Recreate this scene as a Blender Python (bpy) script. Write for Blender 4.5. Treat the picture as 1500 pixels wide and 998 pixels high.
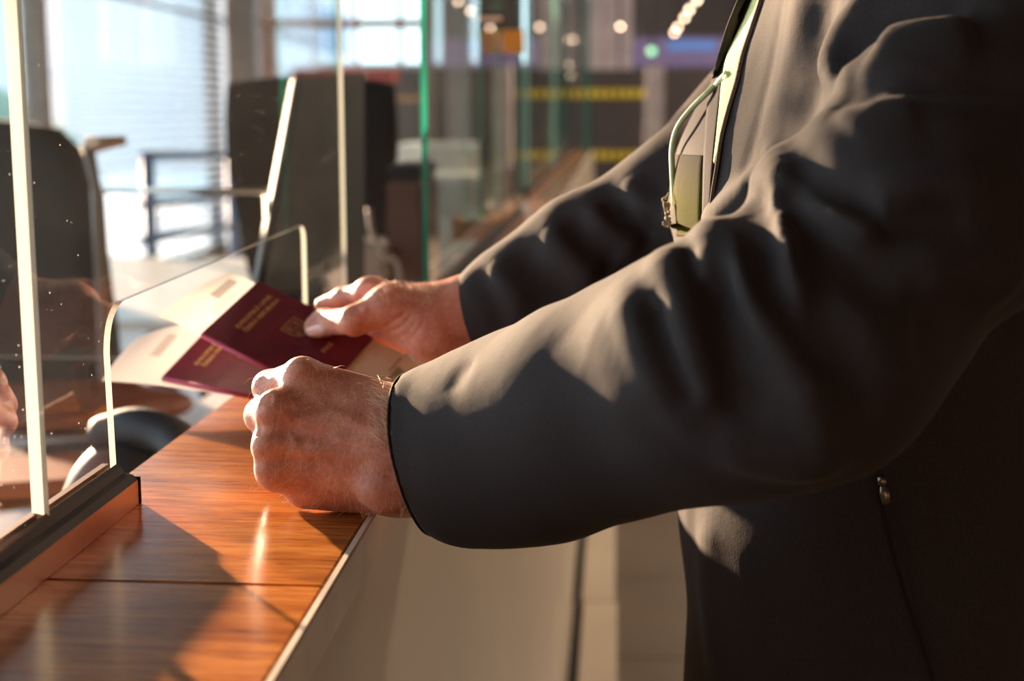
import bpy, bmesh, math, random
import numpy as np
from mathutils import Vector, Matrix

random.seed(7); np.random.seed(7)
S = bpy.context.scene
for o in list(bpy.data.objects): bpy.data.objects.remove(o)
COL = S.collection
R = math.radians

# ------------------------------------------------------------------ camera
F = 2083.0; CX, CY = 750.0, 499.0
PITCH = math.atan(336 / F); YAW = math.atan(155 * math.cos(PITCH) / F)
fw = np.array([-math.sin(YAW) * math.cos(PITCH), math.cos(YAW) * math.cos(PITCH), -math.sin(PITCH)])
rt = np.array([math.cos(YAW), math.sin(YAW), 0.0]); up = np.cross(rt, fw)
CAM = np.array([0.0, 0.0, 1.31])
cd = bpy.data.cameras.new('camera'); cam = bpy.data.objects.new('camera', cd); COL.objects.link(cam)
cam.matrix_world = Matrix(((rt[0], up[0], -fw[0], CAM[0]), (rt[1], up[1], -fw[1], CAM[1]), (rt[2], up[2], -fw[2], CAM[2]), (0, 0, 0, 1)))
cd.sensor_width = 36; cd.lens = 36 * F / 1500; cd.clip_start = 0.02; cd.clip_end = 200
cd.dof.use_dof = True; cd.dof.focus_distance = 0.93; cd.dof.aperture_fstop = 5.2
cd.dof.aperture_blades = 0
S.camera = cam

# ------------------------------------------------------------------ daylight
w = bpy.data.worlds.new('sky'); S.world = w; w.use_nodes = True
nt = w.node_tree; nt.nodes.clear()
wo = nt.nodes.new('ShaderNodeOutputWorld'); bg = nt.nodes.new('ShaderNodeBackground')
bg.inputs[0].default_value = (0.74, 0.87, 1.0, 1); bg.inputs[1].default_value = 3.1
nt.links.new(bg.outputs[0], wo.inputs[0])
SUN_AZ, SUN_EL = R(128.6), R(7.7)
sd = np.array([math.cos(SUN_AZ) * math.cos(SUN_EL), math.sin(SUN_AZ) * math.cos(SUN_EL), math.sin(SUN_EL)])
sl = bpy.data.lights.new('sun', 'SUN'); sl.energy = 35; sl.color = (1.0, 0.61, 0.40); sl.angle = R(1.1)
so = bpy.data.objects.new('sun', sl); COL.objects.link(so)
so.rotation_euler = Vector(sd).to_track_quat('Z', 'Y').to_euler()
S.view_settings.view_transform = 'Standard'; S.view_settings.look = 'None'
S.view_settings.gamma = 1; S.view_settings.use_curve_mapping = False
S.view_settings.exposure = 0.28
FILL = 75.0  # power of each added fill lamp on the right

# ------------------------------------------------------------------ points seen along a pixel's ray, at a real depth or on a real plane
def ray(px, py): return fw + rt * (px - CX) / F - up * (py - CY) / F
def P(px, py, d): return CAM + ray(px, py) * d
def onz(px, py, z): r = ray(px, py); return CAM + r * (z - CAM[2]) / r[2]
def onx(px, py, x): r = ray(px, py); return CAM + r * (x - CAM[0]) / r[0]
def ony(px, py, y): r = ray(px, py); return CAM + r * (y - CAM[1]) / r[1]

# ------------------------------------------------------------------ materials
def mat(name):
    m = bpy.data.materials.new(name); m.use_nodes = True
    n = m.node_tree; b = n.nodes['Principled BSDF']; return m, n, b
def lk(n, a, b): n.links.new(a, b)
def node(n, t, **kw):
    x = n.nodes.new(t)
    for k, v in kw.items():
        if k.startswith('i_'): x.inputs[k[2:].replace('_', ' ')].default_value = v
        else: setattr(x, k, v)
    return x
def ramp(n, fac, stops):
    r = n.nodes.new('ShaderNodeValToRGB'); e = r.color_ramp.elements
    while len(e) < len(stops): e.new(0.5)
    for k, (p, c) in enumerate(stops): e[k].position = p; e[k].color = (c[0], c[1], c[2], 1)
    lk(n, fac, r.inputs[0]); return r
def coords(n, scale=(1, 1, 1), rot=(0, 0, 0)):
    tc = n.nodes.new('ShaderNodeTexCoord'); mp = n.nodes.new('ShaderNodeMapping')
    mp.inputs['Scale'].default_value = scale; mp.inputs['Rotation'].default_value = rot
    lk(n, tc.outputs['Object'], mp.inputs[0]); return mp.outputs[0]
def simple(name, col, rough=0.5, metal=0.0, var=0.12, vscale=12, bump=0.0, bscale=200, spec=0.5, emit=None, es=0, coat=0):
    m, n, b = mat(name)
    v = coords(n); nz = node(n, 'ShaderNodeTexNoise', i_Scale=vscale, i_Detail=4.0); lk(n, v, nz.inputs[0])
    lo = [c * (1 - var) for c in col]; hi = [min(1, c * (1 + var)) for c in col]
    r = ramp(n, nz.outputs[0], [(0.35, lo), (0.65, hi)]); lk(n, r.outputs[0], b.inputs['Base Color'])
    b.inputs['Roughness'].default_value = rough; b.inputs['Metallic'].default_value = metal
    b.inputs['Specular IOR Level'].default_value = spec; b.inputs['Coat Weight'].default_value = coat
    if bump:
        n2 = node(n, 'ShaderNodeTexNoise', i_Scale=bscale, i_Detail=3.0); lk(n, v, n2.inputs[0])
        bp = node(n, 'ShaderNodeBump', i_Strength=bump, i_Distance=0.002); lk(n, n2.outputs[0], bp.inputs['Height']); lk(n, bp.outputs[0], b.inputs['Normal'])
    if emit: b.inputs['Emission Color'].default_value = (*emit, 1); b.inputs['Emission Strength'].default_value = es
    return m
def glass_mat(name, tint, dust=0.05, refl=1.0, spots=True):
    m, n, b = mat(name); n.nodes.remove(b); out = n.nodes['Material Output']
    tr = node(n, 'ShaderNodeBsdfTransparent'); tr.inputs[0].default_value = (*tint, 1)
    gl = node(n, 'ShaderNodeBsdfGlossy'); gl.inputs['Roughness'].default_value = 0.0
    fr = node(n, 'ShaderNodeFresnel', i_IOR=1.45)
    ge = node(n, 'ShaderNodeNewGeometry'); inv = node(n, 'ShaderNodeMath', operation='SUBTRACT'); inv.inputs[0].default_value = 1.0; lk(n, ge.outputs['Backfacing'], inv.inputs[1])
    fm = node(n, 'ShaderNodeMath', operation='MULTIPLY'); lk(n, fr.outputs[0], fm.inputs[0]); lk(n, inv.outputs[0], fm.inputs[1])
    mx = node(n, 'ShaderNodeMixShader'); lk(n, fm.outputs[0], mx.inputs[0]); lk(n, tr.outputs[0], mx.inputs[1]); lk(n, gl.outputs[0], mx.inputs[2])
    df = node(n, 'ShaderNodeBsdfTranslucent'); df.inputs[0].default_value = (0.9, 0.9, 0.88, 1)
    v = coords(n)
    n1 = node(n, 'ShaderNodeTexNoise', i_Scale=9.0, i_Detail=6.0, i_Roughness=0.65); lk(n, v, n1.inputs[0])
    r1 = ramp(n, n1.outputs[0], [(0.35, (dust * .35,) * 3), (0.75, (dust * 1.4,) * 3)])
    fac = r1.outputs[0]
    if spots:
        vo = node(n, 'ShaderNodeTexVoronoi', i_Scale=150.0); lk(n, v, vo.inputs[0])
        vr = ramp(n, vo.outputs['Distance'], [(0.04, (1, 1, 1)), (0.09, (0, 0, 0))])
        n3 = node(n, 'ShaderNodeTexNoise', i_Scale=40.0); lk(n, v, n3.inputs[0])
        r3 = ramp(n, n3.outputs[0], [(0.56, (0, 0, 0)), (0.62, (.5, .5, .5))])
        mm = node(n, 'ShaderNodeMath', operation='MULTIPLY'); lk(n, vr.outputs[0], mm.inputs[0]); lk(n, r3.outputs[0], mm.inputs[1])
        ma = node(n, 'ShaderNodeMath', operation='MAXIMUM'); lk(n, mm.outputs[0], ma.inputs[0]); lk(n, r1.outputs[0], ma.inputs[1])
        fac = ma.outputs[0]
    m2 = node(n, 'ShaderNodeMixShader'); lk(n, fac, m2.inputs[0]); lk(n, mx.outputs[0], m2.inputs[1]); lk(n, df.outputs[0], m2.inputs[2])
    lk(n, m2.outputs[0], out.inputs[0]); return m
def edge_mat(name, col, trans=0.55):
    m, n, b = mat(name); out = n.nodes['Material Output']
    b.inputs['Base Color'].default_value = (*col, 1); b.inputs['Roughness'].default_value = 0.12
    tl = node(n, 'ShaderNodeBsdfTranslucent'); tl.inputs[0].default_value = (*col, 1)
    mx = node(n, 'ShaderNodeMixShader'); mx.inputs[0].default_value = trans
    lk(n, b.outputs[0], mx.inputs[1]); lk(n, tl.outputs[0], mx.inputs[2]); lk(n, mx.outputs[0], out.inputs[0]); return m
def wood_mat(name, dark, mid, light, rough=0.22, axis='x'):
    m, n, b = mat(name)
    k = (lambda a, c: (a, c, c)) if axis == 'x' else (lambda a, c: (c, a, c))
    n1 = node(n, 'ShaderNodeTexNoise', i_Scale=1.0, i_Detail=7.0, i_Roughness=0.62, i_Distortion=1.1); lk(n, coords(n, k(5, 42)), n1.inputs[0])
    n2 = node(n, 'ShaderNodeTexNoise', i_Scale=1.0, i_Detail=5.0, i_Roughness=.7, i_Distortion=.5); lk(n, coords(n, k(26, 330)), n2.inputs[0])
    n3 = node(n, 'ShaderNodeTexNoise', i_Scale=1.0, i_Detail=2.0); lk(n, coords(n, k(4, 10)), n3.inputs[0])
    r1 = ramp(n, n1.outputs[0], [(0.32, dark), (0.47, mid), (0.66, light)])
    r2 = ramp(n, n2.outputs[0], [(0.40, (.50, .40, .34)), (0.54, (1, 1, 1))])
    r3 = ramp(n, n3.outputs[0], [(0.35, (.80, .74, .70)), (0.65, (1.08, 1.06, 1.04))])
    mx = node(n, 'ShaderNodeMix', data_type='RGBA', blend_type='MULTIPLY'); mx.inputs[0].default_value = 0.85
    lk(n, r1.outputs[0], mx.inputs[6]); lk(n, r2.outputs[0], mx.inputs[7])
    my = node(n, 'ShaderNodeMix', data_type='RGBA', blend_type='MULTIPLY'); my.inputs[0].default_value = 1
    lk(n, mx.outputs[2], my.inputs[6]); lk(n, r3.outputs[0], my.inputs[7])
    lk(n, my.outputs[2], b.inputs['Base Color']); b.inputs['Roughness'].default_value = rough
    bp = node(n, 'ShaderNodeBump', i_Strength=0.16, i_Distance=0.0006); lk(n, n2.outputs[0], bp.inputs['Height']); lk(n, bp.outputs[0], b.inputs['Normal'])
    b.inputs['Coat Weight'].default_value = 0.10; b.inputs['Coat Roughness'].default_value = 0.13
    return m
def cloth_mat(name, col, bump=0.25, sheen=0.35):
    m, n, b = mat(name); v = coords(n)
    n1 = node(n, 'ShaderNodeTexNoise', i_Scale=900.0, i_Detail=3.0); lk(n, v, n1.inputs[0])
    n2 = node(n, 'ShaderNodeTexNoise', i_Scale=22.0, i_Detail=5.0); lk(n, v, n2.inputs[0])
    r1 = ramp(n, n1.outputs[0], [(0.3, [c * .72 for c in col]), (0.7, [c * 1.3 for c in col])]); lk(n, r1.outputs[0], b.inputs['Base Color'])
    b.inputs['Roughness'].default_value = 0.85; b.inputs['Specular IOR Level'].default_value = 0.2
    b.inputs['Sheen Weight'].default_value = sheen; b.inputs['Sheen Roughness'].default_value = 0.45; b.inputs['Sheen Tint'].default_value = (0.8, .72, .65, 1)
    b1 = node(n, 'ShaderNodeBump', i_Strength=bump, i_Distance=0.0006); lk(n, n1.outputs[0], b1.inputs['Height'])
    b2 = node(n, 'ShaderNodeBump', i_Strength=0.25, i_Distance=0.004); lk(n, n2.outputs[0], b2.inputs['Height']); lk(n, b1.outputs[0], b2.inputs['Normal'])
    lk(n, b2.outputs[0], b.inputs['Normal']); return m
def skin_mat():
    m, n, b = mat('skin'); v = coords(n)
    n1 = node(n, 'ShaderNodeTexNoise', i_Scale=45.0, i_Detail=5.0, i_Roughness=0.6); lk(n, v, n1.inputs[0])
    n2 = node(n, 'ShaderNodeTexNoise', i_Scale=420.0, i_Detail=3.0); lk(n, v, n2.inputs[0])
    vo = node(n, 'ShaderNodeTexVoronoi', i_Scale=620.0, feature='DISTANCE_TO_EDGE'); lk(n, v, vo.inputs[0])
    r1 = ramp(n, n1.outputs[0], [(0.3, (.46, .165, .10)), (0.5, (.60, .255, .17)), (0.72, (.72, .37, .26))])
    r2 = ramp(n, n2.outputs[0], [(0.35, (.86, .8, .78)), (0.65, (1.04, 1.04, 1.04))])
    mx = node(n, 'ShaderNodeMix', data_type='RGBA', blend_type='MULTIPLY'); mx.inputs[0].default_value = 1
    lk(n, r1.outputs[0], mx.inputs[6]); lk(n, r2.outputs[0], mx.inputs[7]); lk(n, mx.outputs[2], b.inputs['Base Color'])
    b.inputs['Roughness'].default_value = 0.46; b.inputs['Specular IOR Level'].default_value = 0.45
    b.inputs['Subsurface Weight'].default_value = 0.25; b.inputs['Subsurface Radius'].default_value = (1, .3, .15); b.inputs['Subsurface Scale'].default_value = 0.005
    b1 = node(n, 'ShaderNodeBump', i_Strength=0.7, i_Distance=0.0006); lk(n, vo.outputs['Distance'], b1.inputs['Height'])
    n4 = node(n, 'ShaderNodeTexNoise', i_Scale=160.0, i_Detail=4.0); lk(n, v, n4.inputs[0])
    b2 = node(n, 'ShaderNodeBump', i_Strength=0.45, i_Distance=0.0018); lk(n, n4.outputs[0], b2.inputs['Height']); lk(n, b1.outputs[0], b2.inputs['Normal'])
    lk(n, b2.outputs[0], b.inputs['Normal']); return m

M = {}
M['glass'] = glass_mat('clear_glass', (.965, .97, .965), 0.0012)
M['glass_far'] = glass_mat('far_glass', (.92, .95, .94), 0.0015, spots=False)
M['window_glass'] = glass_mat('window_glass', (.95, .98, .98), 0.0, spots=False)
M['edge_white'] = edge_mat('pale_glass_edge', (.40, .44, .40), .5)
M['edge_green'] = edge_mat('green_glass_edge', (.01, .17, .12), .5)
M['edge_mint'] = edge_mat('mint_glass_edge', (.12, .30, .25), .5)
M['wood'] = wood_mat('oak_planks', (.34, .105, .018), (.52, .185, .035), (.66, .27, .06))
M['wood_far'] = wood_mat('orange_wood', (.30, .13, .05), (.48, .24, .10), (.58, .32, .15), axis='y')
M['rail'] = simple('bronze_anodised', (.46, .27, .18), .36, .55, .05)
M['rubber'] = simple('black_gasket', (.008, .0075, .0075), .6, spec=.2)
M['cream'] = simple('cream_laminate', (.66, .56, .43), .30, var=.05, vscale=3)
M['cream_edge'] = simple('cream_edge_band', (.78, .70, .58), .35)
M['black'] = simple('black_plastic', (.010, .010, .011), .55, spec=.3)
M['darkfab'] = simple('dark_mesh_fabric', (.008, .0076, .0072), .9, bump=.3)
M['grey_desk'] = simple('light_grey_desk_top', (.55, .53, .50), .38, var=.04)
M['steel'] = simple('brushed_steel', (.55, .53, .5), .3, 1)
M['bluerail'] = simple('blue_painted_steel', (.05, .12, .26), .5)
M['grey_trim'] = simple('grey_trim', (.075, .065, .055), .5)
M['mullion'] = simple('taupe_window_frame', (.16, .125, .10), .6)
M['blind'] = edge_mat('white_blind_slat', (.78, .84, .92), .6)
M['floor'] = simple('brown_floor_tile', (.16, .12, .085), .32, var=.12, vscale=4)
M['joint'] = simple('floor_joint', (.08, .065, .05), .7)
M['wall'] = simple('brown_grey_wall', (.13, .11, .10), .8, var=.05)
M['ceil'] = simple('dark_ceiling', (.035, .03, .03), .9)
M['leather'] = simple('red_brown_leather', (.16, .05, .025), .45, bump=.3)
M['paper'] = edge_mat('thin_white_paper', (.84, .81, .77), .36)
M['print'] = simple('grey_print', (.16, .15, .15), .8)
M['printg'] = simple('green_print', (.22, .24, .13), .8)
M['papery'] = simple('pale_green_card', (.56, .53, .36), .7, var=.05)
M['burg'] = simple('burgundy_cover', (.12, .008, .020), .46, var=.15, vscale=60, bump=.25, bscale=900)
M['burge'] = simple('burgundy_fold', (.30, .015, .05), .5)
M['gold'] = simple('gold_foil', (.75, .47, .17), .4, .5)
M['goldd'] = simple('dull_gold_foil', (.42, .25, .10), .5, .3)
M['jacket'] = cloth_mat('charcoal_softshell', (.027, .0228, .0228), .25, .05)
M['trouser'] = cloth_mat('black_trouser_cloth', (.012, .012, .013), .2, .1)
M['hem'] = cloth_mat('dark_cuff_binding', (.012, .011, .012), .2, .1)
M['yellow'] = cloth_mat('yellow_green_fabric', (.72, .78, .34), .2, .1)
M['olive'] = cloth_mat('olive_lined_fabric', (.20, .185, .03), .2, 0)
M['olive'].node_tree.nodes['Principled BSDF'].inputs['Specular IOR Level'].default_value = .04
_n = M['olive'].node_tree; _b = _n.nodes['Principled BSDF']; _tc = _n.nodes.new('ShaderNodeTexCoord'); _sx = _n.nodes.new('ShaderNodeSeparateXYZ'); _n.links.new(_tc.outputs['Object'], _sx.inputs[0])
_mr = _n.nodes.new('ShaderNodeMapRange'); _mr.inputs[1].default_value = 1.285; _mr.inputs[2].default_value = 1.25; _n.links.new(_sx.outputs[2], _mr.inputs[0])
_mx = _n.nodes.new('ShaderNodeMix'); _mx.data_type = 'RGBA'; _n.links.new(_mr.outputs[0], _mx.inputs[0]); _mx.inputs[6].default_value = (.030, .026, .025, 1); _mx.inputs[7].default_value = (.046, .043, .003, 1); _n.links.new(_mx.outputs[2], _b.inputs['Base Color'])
M['cord'] = simple('pale_green_cord', (.50, .62, .35), .5)
M['fray'] = simple('frayed_beige_thread', (.5, .42, .32), .9)
M['skin'] = skin_mat()
M['nail'] = simple('thumb_nail', (.92, .68, .62), .16, var=.03)
M['hair'] = simple('fair_hair', (.98, .80, .58), .5, var=.02)
M['hairdark'] = simple('brown_hair', (.06, .035, .02), .7)
M['zip'] = simple('zip_teeth', (.10, .09, .085), .4, .6)
M['zipm'] = simple('antique_zip_pull', (.22, .19, .15), .35, .9)
M['orange'] = simple('orange_sticker', (.85, .30, .03), .5)
M['tape'] = simple('yellow_tape', (.62, .47, .03), .6)
M['panel'] = simple('dark_brown_partition', (.045, .036, .034), .55)
M['post'] = simple('pale_metal_post', (.42, .36, .35), .4, .3)
M['screen'] = simple('violet_screen', (.1, .08, .14), .4, emit=(.16, .11, .22), es=.55)
M['screenb'] = simple('blue_screen', (.05, .12, .3), .4, emit=(.10, .22, .55), es=.6)
M['lamp'] = simple('warm_lamp', (1, .8, .6), .5, emit=(1, .70, .48), es=9)
M['lampg'] = simple('green_lamp', (.2, .8, .4), .5, emit=(.25, .75, .4), es=2)
M['green'] = simple('green_mat', (.10, .24, .06), .7)
M['red'] = simple('dark_red_fabric', (.30, .03, .03), .8)
M['white'] = simple('white_board', (.75, .73, .7), .6)
M['tower'] = simple('outside_facade', (.50, .52, .56), .8)
M['outg'] = simple('outside_bush', (.20, .30, .24), .9)
M['snow'] = simple('outside_ground', (.75, .78, .82), .9)

# ------------------------------------------------------------------ mesh helpers
def link(name, me, m=None, parent=None, smooth=False):
    if m is not None:
        for x in (m if isinstance(m, (list, tuple)) else [m]): me.materials.append(x)
    if smooth:
        for p in me.polygons: p.use_smooth = True
    o = bpy.data.objects.new(name, me); COL.objects.link(o)
    if parent is not None: o.parent = parent
    return o
def tag(o, label=None, cat=None, group=None, kind=None):
    if label: o['label'] = label
    if cat: o['category'] = cat
    if group: o['group'] = group
    if kind: o['kind'] = kind
    return o
def empty(name, loc=(0, 0, 0), rz=0, label=None, cat=None, group=None):
    o = bpy.data.objects.new(name, None); o.empty_display_size = .05; COL.objects.link(o)
    o.location = loc; o.rotation_euler = (0, 0, rz); return tag(o, label, cat, group)
def bm_box(bm, a, b, mi=0, rot=None, org=None):
    a = Vector(a); b = Vector(b); vs = []
    for x in (a.x, b.x):
        for y in (a.y, b.y):
            for z in (a.z, b.z):
                p = Vector((x, y, z))
                if rot is not None: p = rot @ p
                if org is not None: p = p + Vector(org)
                vs.append(bm.verts.new(p))
    for f in ((0, 1, 3, 2), (4, 6, 7, 5), (0, 4, 5, 1), (2, 3, 7, 6), (0, 2, 6, 4), (1, 5, 7, 3)):
        fa = bm.faces.new([vs[i] for i in f]); fa.material_index = mi
def bmdone(bm, name, m, parent=None, smooth=False, bevel=0):
    if bevel: bmesh.ops.bevel(bm, geom=list(bm.edges), offset=bevel, segments=2, affect='EDGES', clamp_overlap=True)
    bmesh.ops.recalc_face_normals(bm, faces=bm.faces)
    me = bpy.data.meshes.new(name); bm.to_mesh(me); bm.free(); return link(name, me, m, parent, smooth)
def box(name, a, b, m, parent=None, bevel=0.0, rot=None, org=None):
    lo = [min(x, y) for x, y in zip(a, b)]; hi = [max(x, y) for x, y in zip(a, b)]
    bm = bmesh.new(); bm_box(bm, lo, hi, 0, rot, org); return bmdone(bm, name, m, parent, False, bevel)
def tube_bm(bm, pts, rad, seg=10, close=False):
    pts = [Vector(p) for p in pts]; n = len(pts); rads = rad if isinstance(rad, (list, tuple)) else [rad] * n
    rings = []; prev = None
    for i, p in enumerate(pts):
        t = (pts[min(i + 1, n - 1)] - pts[max(i - 1, 0)]).normalized()
        a = t.orthogonal().normalized() if prev is None else (prev - t * prev.dot(t)).normalized()
        prev = a; b = t.cross(a)
        rings.append([bm.verts.new(p + (a * math.cos(2 * math.pi * k / seg) + b * math.sin(2 * math.pi * k / seg)) * rads[i]) for k in range(seg)])
    for i in range(n - 1):
        for k in range(seg): bm.faces.new((rings[i][k], rings[i][(k + 1) % seg], rings[i + 1][(k + 1) % seg], rings[i + 1][k]))
    bm.faces.new(rings[0][::-1]); bm.faces.new(rings[-1])
def tube(name, pts, rad, m, parent=None, seg=10, smooth=True):
    bm = bmesh.new(); tube_bm(bm, pts, rad, seg); return bmdone(bm, name, m, parent, smooth)
def prism(name, poly, to3, thick, m, parent=None, bevel=0, rim=None):
    """outline poly (2-D) mapped by to3(u, v, t); faces 0 / thick, rim material 1 if given"""
    bm = bmesh.new()
    A = [bm.verts.new(to3(u, v, 0)) for u, v in poly]; B = [bm.verts.new(to3(u, v, thick)) for u, v in poly]
    bm.faces.new(A); bm.faces.new(B[::-1]); n = len(poly)
    for i in range(n):
        f = bm.faces.new((A[i], B[i], B[(i + 1) % n], A[(i + 1) % n]))
        if rim is not None: f.material_index = 1
    ms = [m] + ([rim] if rim is not None else [])
    return bmdone(bm, name, ms, parent, False, bevel)
def rounded(pts, rads, seg=8):
    out = []; n = len(pts)
    for i in range(n):
        p = Vector(pts[i]); a = Vector(pts[i - 1]); b = Vector(pts[(i + 1) % n]); r = rads[i] if isinstance(rads, (list, tuple)) else rads
        if r <= 0: out.append(tuple(p)); continue
        da = (a - p).normalized(); db = (b - p).normalized()
        ang = math.acos(max(-1, min(1, da.dot(db)))); L = r / math.tan(ang / 2); s = p + da * L; e = p + db * L
        for k in range(seg + 1):
            t = k / seg; out.append(tuple((1 - t) ** 2 * s + 2 * t * (1 - t) * (p * .75 + (s + e) * .125) + t * t * e))
    return out
def catmull(pts, n=8):
    pts = [np.array(p, float) for p in pts]; out = []
    q = [2 * pts[0] - pts[1]] + pts + [2 * pts[-1] - pts[-2]]
    for i in range(1, len(q) - 2):
        for k in range(n):
            t = k / n; a, b, c, d = q[i - 1:i + 3]
            out.append(.5 * ((2 * b) + (c - a) * t + (2 * a - 5 * b + 4 * c - d) * t * t + (-a + 3 * b - 3 * c + d) * t ** 3))
    out.append(pts[-1]); return out

# ------------------------------------------------------------------ sculpting: smooth-blended solids turned into one surface
def smin(a, b, k):
    h = np.maximum(k - np.abs(a - b), 0) / k
    return np.minimum(a, b) - h * h * k * .25
class Solid:
    def __init__(s): s.pr = []; s.st = []; s.cut = []; s.planes = []
    def cone(s, a, b, ra, rb, k=.012): s.pr.append(('c', np.array(a, float), np.array(b, float), ra, rb, k)); return s
    def chain(s, pts, rs, k=.01):
        for i in range(len(pts) - 1): s.cone(pts[i], pts[i + 1], rs[i], rs[i + 1], k)
        return s
    def ell(s, c, r, k=.012, rot=None):
        s.pr.append(('e', np.array(c, float), np.array(r, float), np.eye(3) if rot is None else rot, 0, k)); return s
    def econe(s, a, b, ra, rb, k=.03):      # upright tapered solid with elliptical cross-section (x, y radii)
        s.pr.append(('v', np.array(a, float), np.array(b, float), np.array(ra, float), np.array(rb, float), k)); return s
    def stroke(s, pts, amp, sig):            # raise (amp > 0) or sink the surface along a line
        s.st.append((np.array(pts, float), amp, sig)); return s
    def hollow(s, a, b, ra, rb): s.cut.append((np.array(a, float), np.array(b, float), ra, rb)); return s
    def slice(s, a, b, c, keep, rad):        # cut by the plane through a, b, c; keep the side of 'keep'; only within rad of a
        a, b, c = map(np.array, (a, b, c)); n = np.cross(b - a, c - a); n /= np.linalg.norm(n)
        if (np.array(keep) - a) @ n > 0: n = -n
        s.planes.append((a, n, rad)); return s
    @staticmethod
    def _c(p, a, b, ra, rb):
        ab = b - a; t = np.clip(((p - a) @ ab) / (ab @ ab), 0, 1)
        return np.linalg.norm(p - a - t[:, None] * ab, axis=1) - (ra + (rb - ra) * t)
    def base(s, p):
        d = None
        for q in s.pr:
            if q[0] == 'c': e = s._c(p, *q[1:5])
            elif q[0] == 'e':
                l = (p - q[1]) @ q[3]; k0 = np.linalg.norm(l / q[2], axis=1); k1 = np.linalg.norm(l / q[2] ** 2, axis=1); e = k0 * (k0 - 1) / (k1 + 1e-9)
            else:
                a, b, ra, rb = q[1:5]; ab = b - a; t = np.clip(((p - a) @ ab) / (ab @ ab), 0, 1); l = p - a - t[:, None] * ab
                rr = ra + (rb - ra) * t[:, None]; r3 = np.concatenate([rr, rr[:, :1] * .8], axis=1)
                k0 = np.linalg.norm(l / r3, axis=1); k1 = np.linalg.norm(l / r3 ** 2, axis=1); e = k0 * (k0 - 1) / (k1 + 1e-9)
            d = e if d is None else smin(d, e, q[5])
        return d
    def __call__(s, p):
        d = s.base(p)
        for pts, amp, sig in s.st:
            lo = pts.min(0) - 3 * sig; hi = pts.max(0) + 3 * sig
            m = np.all((p > lo) & (p < hi), axis=1)
            if not m.any(): continue
            q = p[m]; best = np.full(len(q), 9.0); n = len(pts) - 1; bt = np.zeros(len(q))
            for i in range(n):
                a, b = pts[i], pts[i + 1]; ab = b - a; t = np.clip(((q - a) @ ab) / (ab @ ab + 1e-12), 0, 1)
                e = np.linalg.norm(q - a - t[:, None] * ab, axis=1); c = e < best; best[c] = e[c]; bt[c] = (i + t[c]) / n
            taper = np.clip(np.minimum(bt, 1 - bt) * 5 + .25, 0, 1)
            d[m] -= amp * taper * np.exp(-best ** 2 / (2 * sig * sig))
        for c in s.cut: d = np.maximum(d, -s._c(p, *c))
        for a, n, rad in s.planes:
            m = np.linalg.norm(p - a, axis=1) < rad; d[m] = np.maximum(d[m], (p[m] - a) @ n)
        return d
    def hits(s, q, d0=.4, d1=2.2):           # where lines from the lens meet the solid, many at once
        q = np.atleast_2d(np.array(q, float)); r = fw + rt * ((q[:, :1] - CX) / F) - up * ((q[:, 1:] - CY) / F); L_ = np.linalg.norm(r, axis=1)
        t = np.full(len(q), float(d0)); act = np.ones(len(q), bool); ok = np.zeros(len(q), bool)
        for _ in range(120):
            i = np.nonzero(act)[0]
            if not len(i): break
            v = s.base(CAM + r[i] * t[i, None]); done = v < .0004; ok[i[done]] = True; act[i[done]] = False
            g = i[~done]; t[g] += np.maximum(v[~done] * .75, .0004) / L_[g]; act[g[t[g] > d1]] = False
        return CAM + r * t[:, None], ok
    def hit(s, px, py, d0=.4, d1=2.2):
        p, ok = s.hits([(px, py)], d0, d1); return p[0] if ok[0] else None
    def line(s, pix, lift=0.0, n=4, dflt=None):
        q = np.array(catmull([np.array(a, float) for a in pix], n)); p, ok = s.hits(q); out = []
        for k in range(len(q)):
            if not ok[k]:
                if dflt is None: continue
                p[k] = P(q[k][0], q[k][1], dflt)
            v = ray(*q[k]); out.append(p[k] - v / np.linalg.norm(v) * lift)
        return out
    def mesh(s, lo, hi, h, B=12):
        lo = np.array(lo, float); hi = np.array(hi, float); n = (np.ceil((hi - lo) / h / B).astype(int)) * B + 1
        D = np.empty(n, np.float32); nb = (n - 1) // B
        bi = np.stack(np.meshgrid(*[np.arange(k) for k in nb], indexing='ij'), -1).reshape(-1, 3)
        cen = lo + (bi + .5) * B * h; dc = s.base(cen)
        rad = B * h * .87 * 1.25 + .02
        D[:] = 1
        off = np.stack(np.meshgrid(*[np.arange(B + 1)] * 3, indexing='ij'), -1).reshape(-1, 3)
        for k in np.nonzero(dc <= -rad)[0]:
            i = bi[k] * B; D[i[0]:i[0] + B + 1, i[1]:i[1] + B + 1, i[2]:i[2] + B + 1] = -1
        act = np.nonzero(np.abs(dc) < rad)[0]
        for c0 in range(0, len(act), 60):
            ch = act[c0:c0 + 60]; idx = (bi[ch][:, None, :] * B + off[None]).reshape(-1, 3)
            v = s(lo + idx * h); D[idx[:, 0], idx[:, 1], idx[:, 2]] = v
        neg = D < 0
        c = np.zeros(tuple(np.array(D.shape) - 1), np.int8)
        for dx in (0, 1):
            for dy in (0, 1):
                for dz in (0, 1): c += neg[dx:dx + c.shape[0], dy:dy + c.shape[1], dz:dz + c.shape[2]]
        cells = np.argwhere((c > 0) & (c < 8)); N = len(cells)
        ids = np.full(c.shape, -1, np.int32); ids[tuple(cells.T)] = np.arange(N)
        acc = np.zeros((N, 3)); cnt = np.zeros(N)
        cor = np.array([[x, y, z] for x in (0, 1) for y in (0, 1) for z in (0, 1)])
        V = {tuple(k): D[tuple((cells + k).T)] for k in cor}
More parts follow.
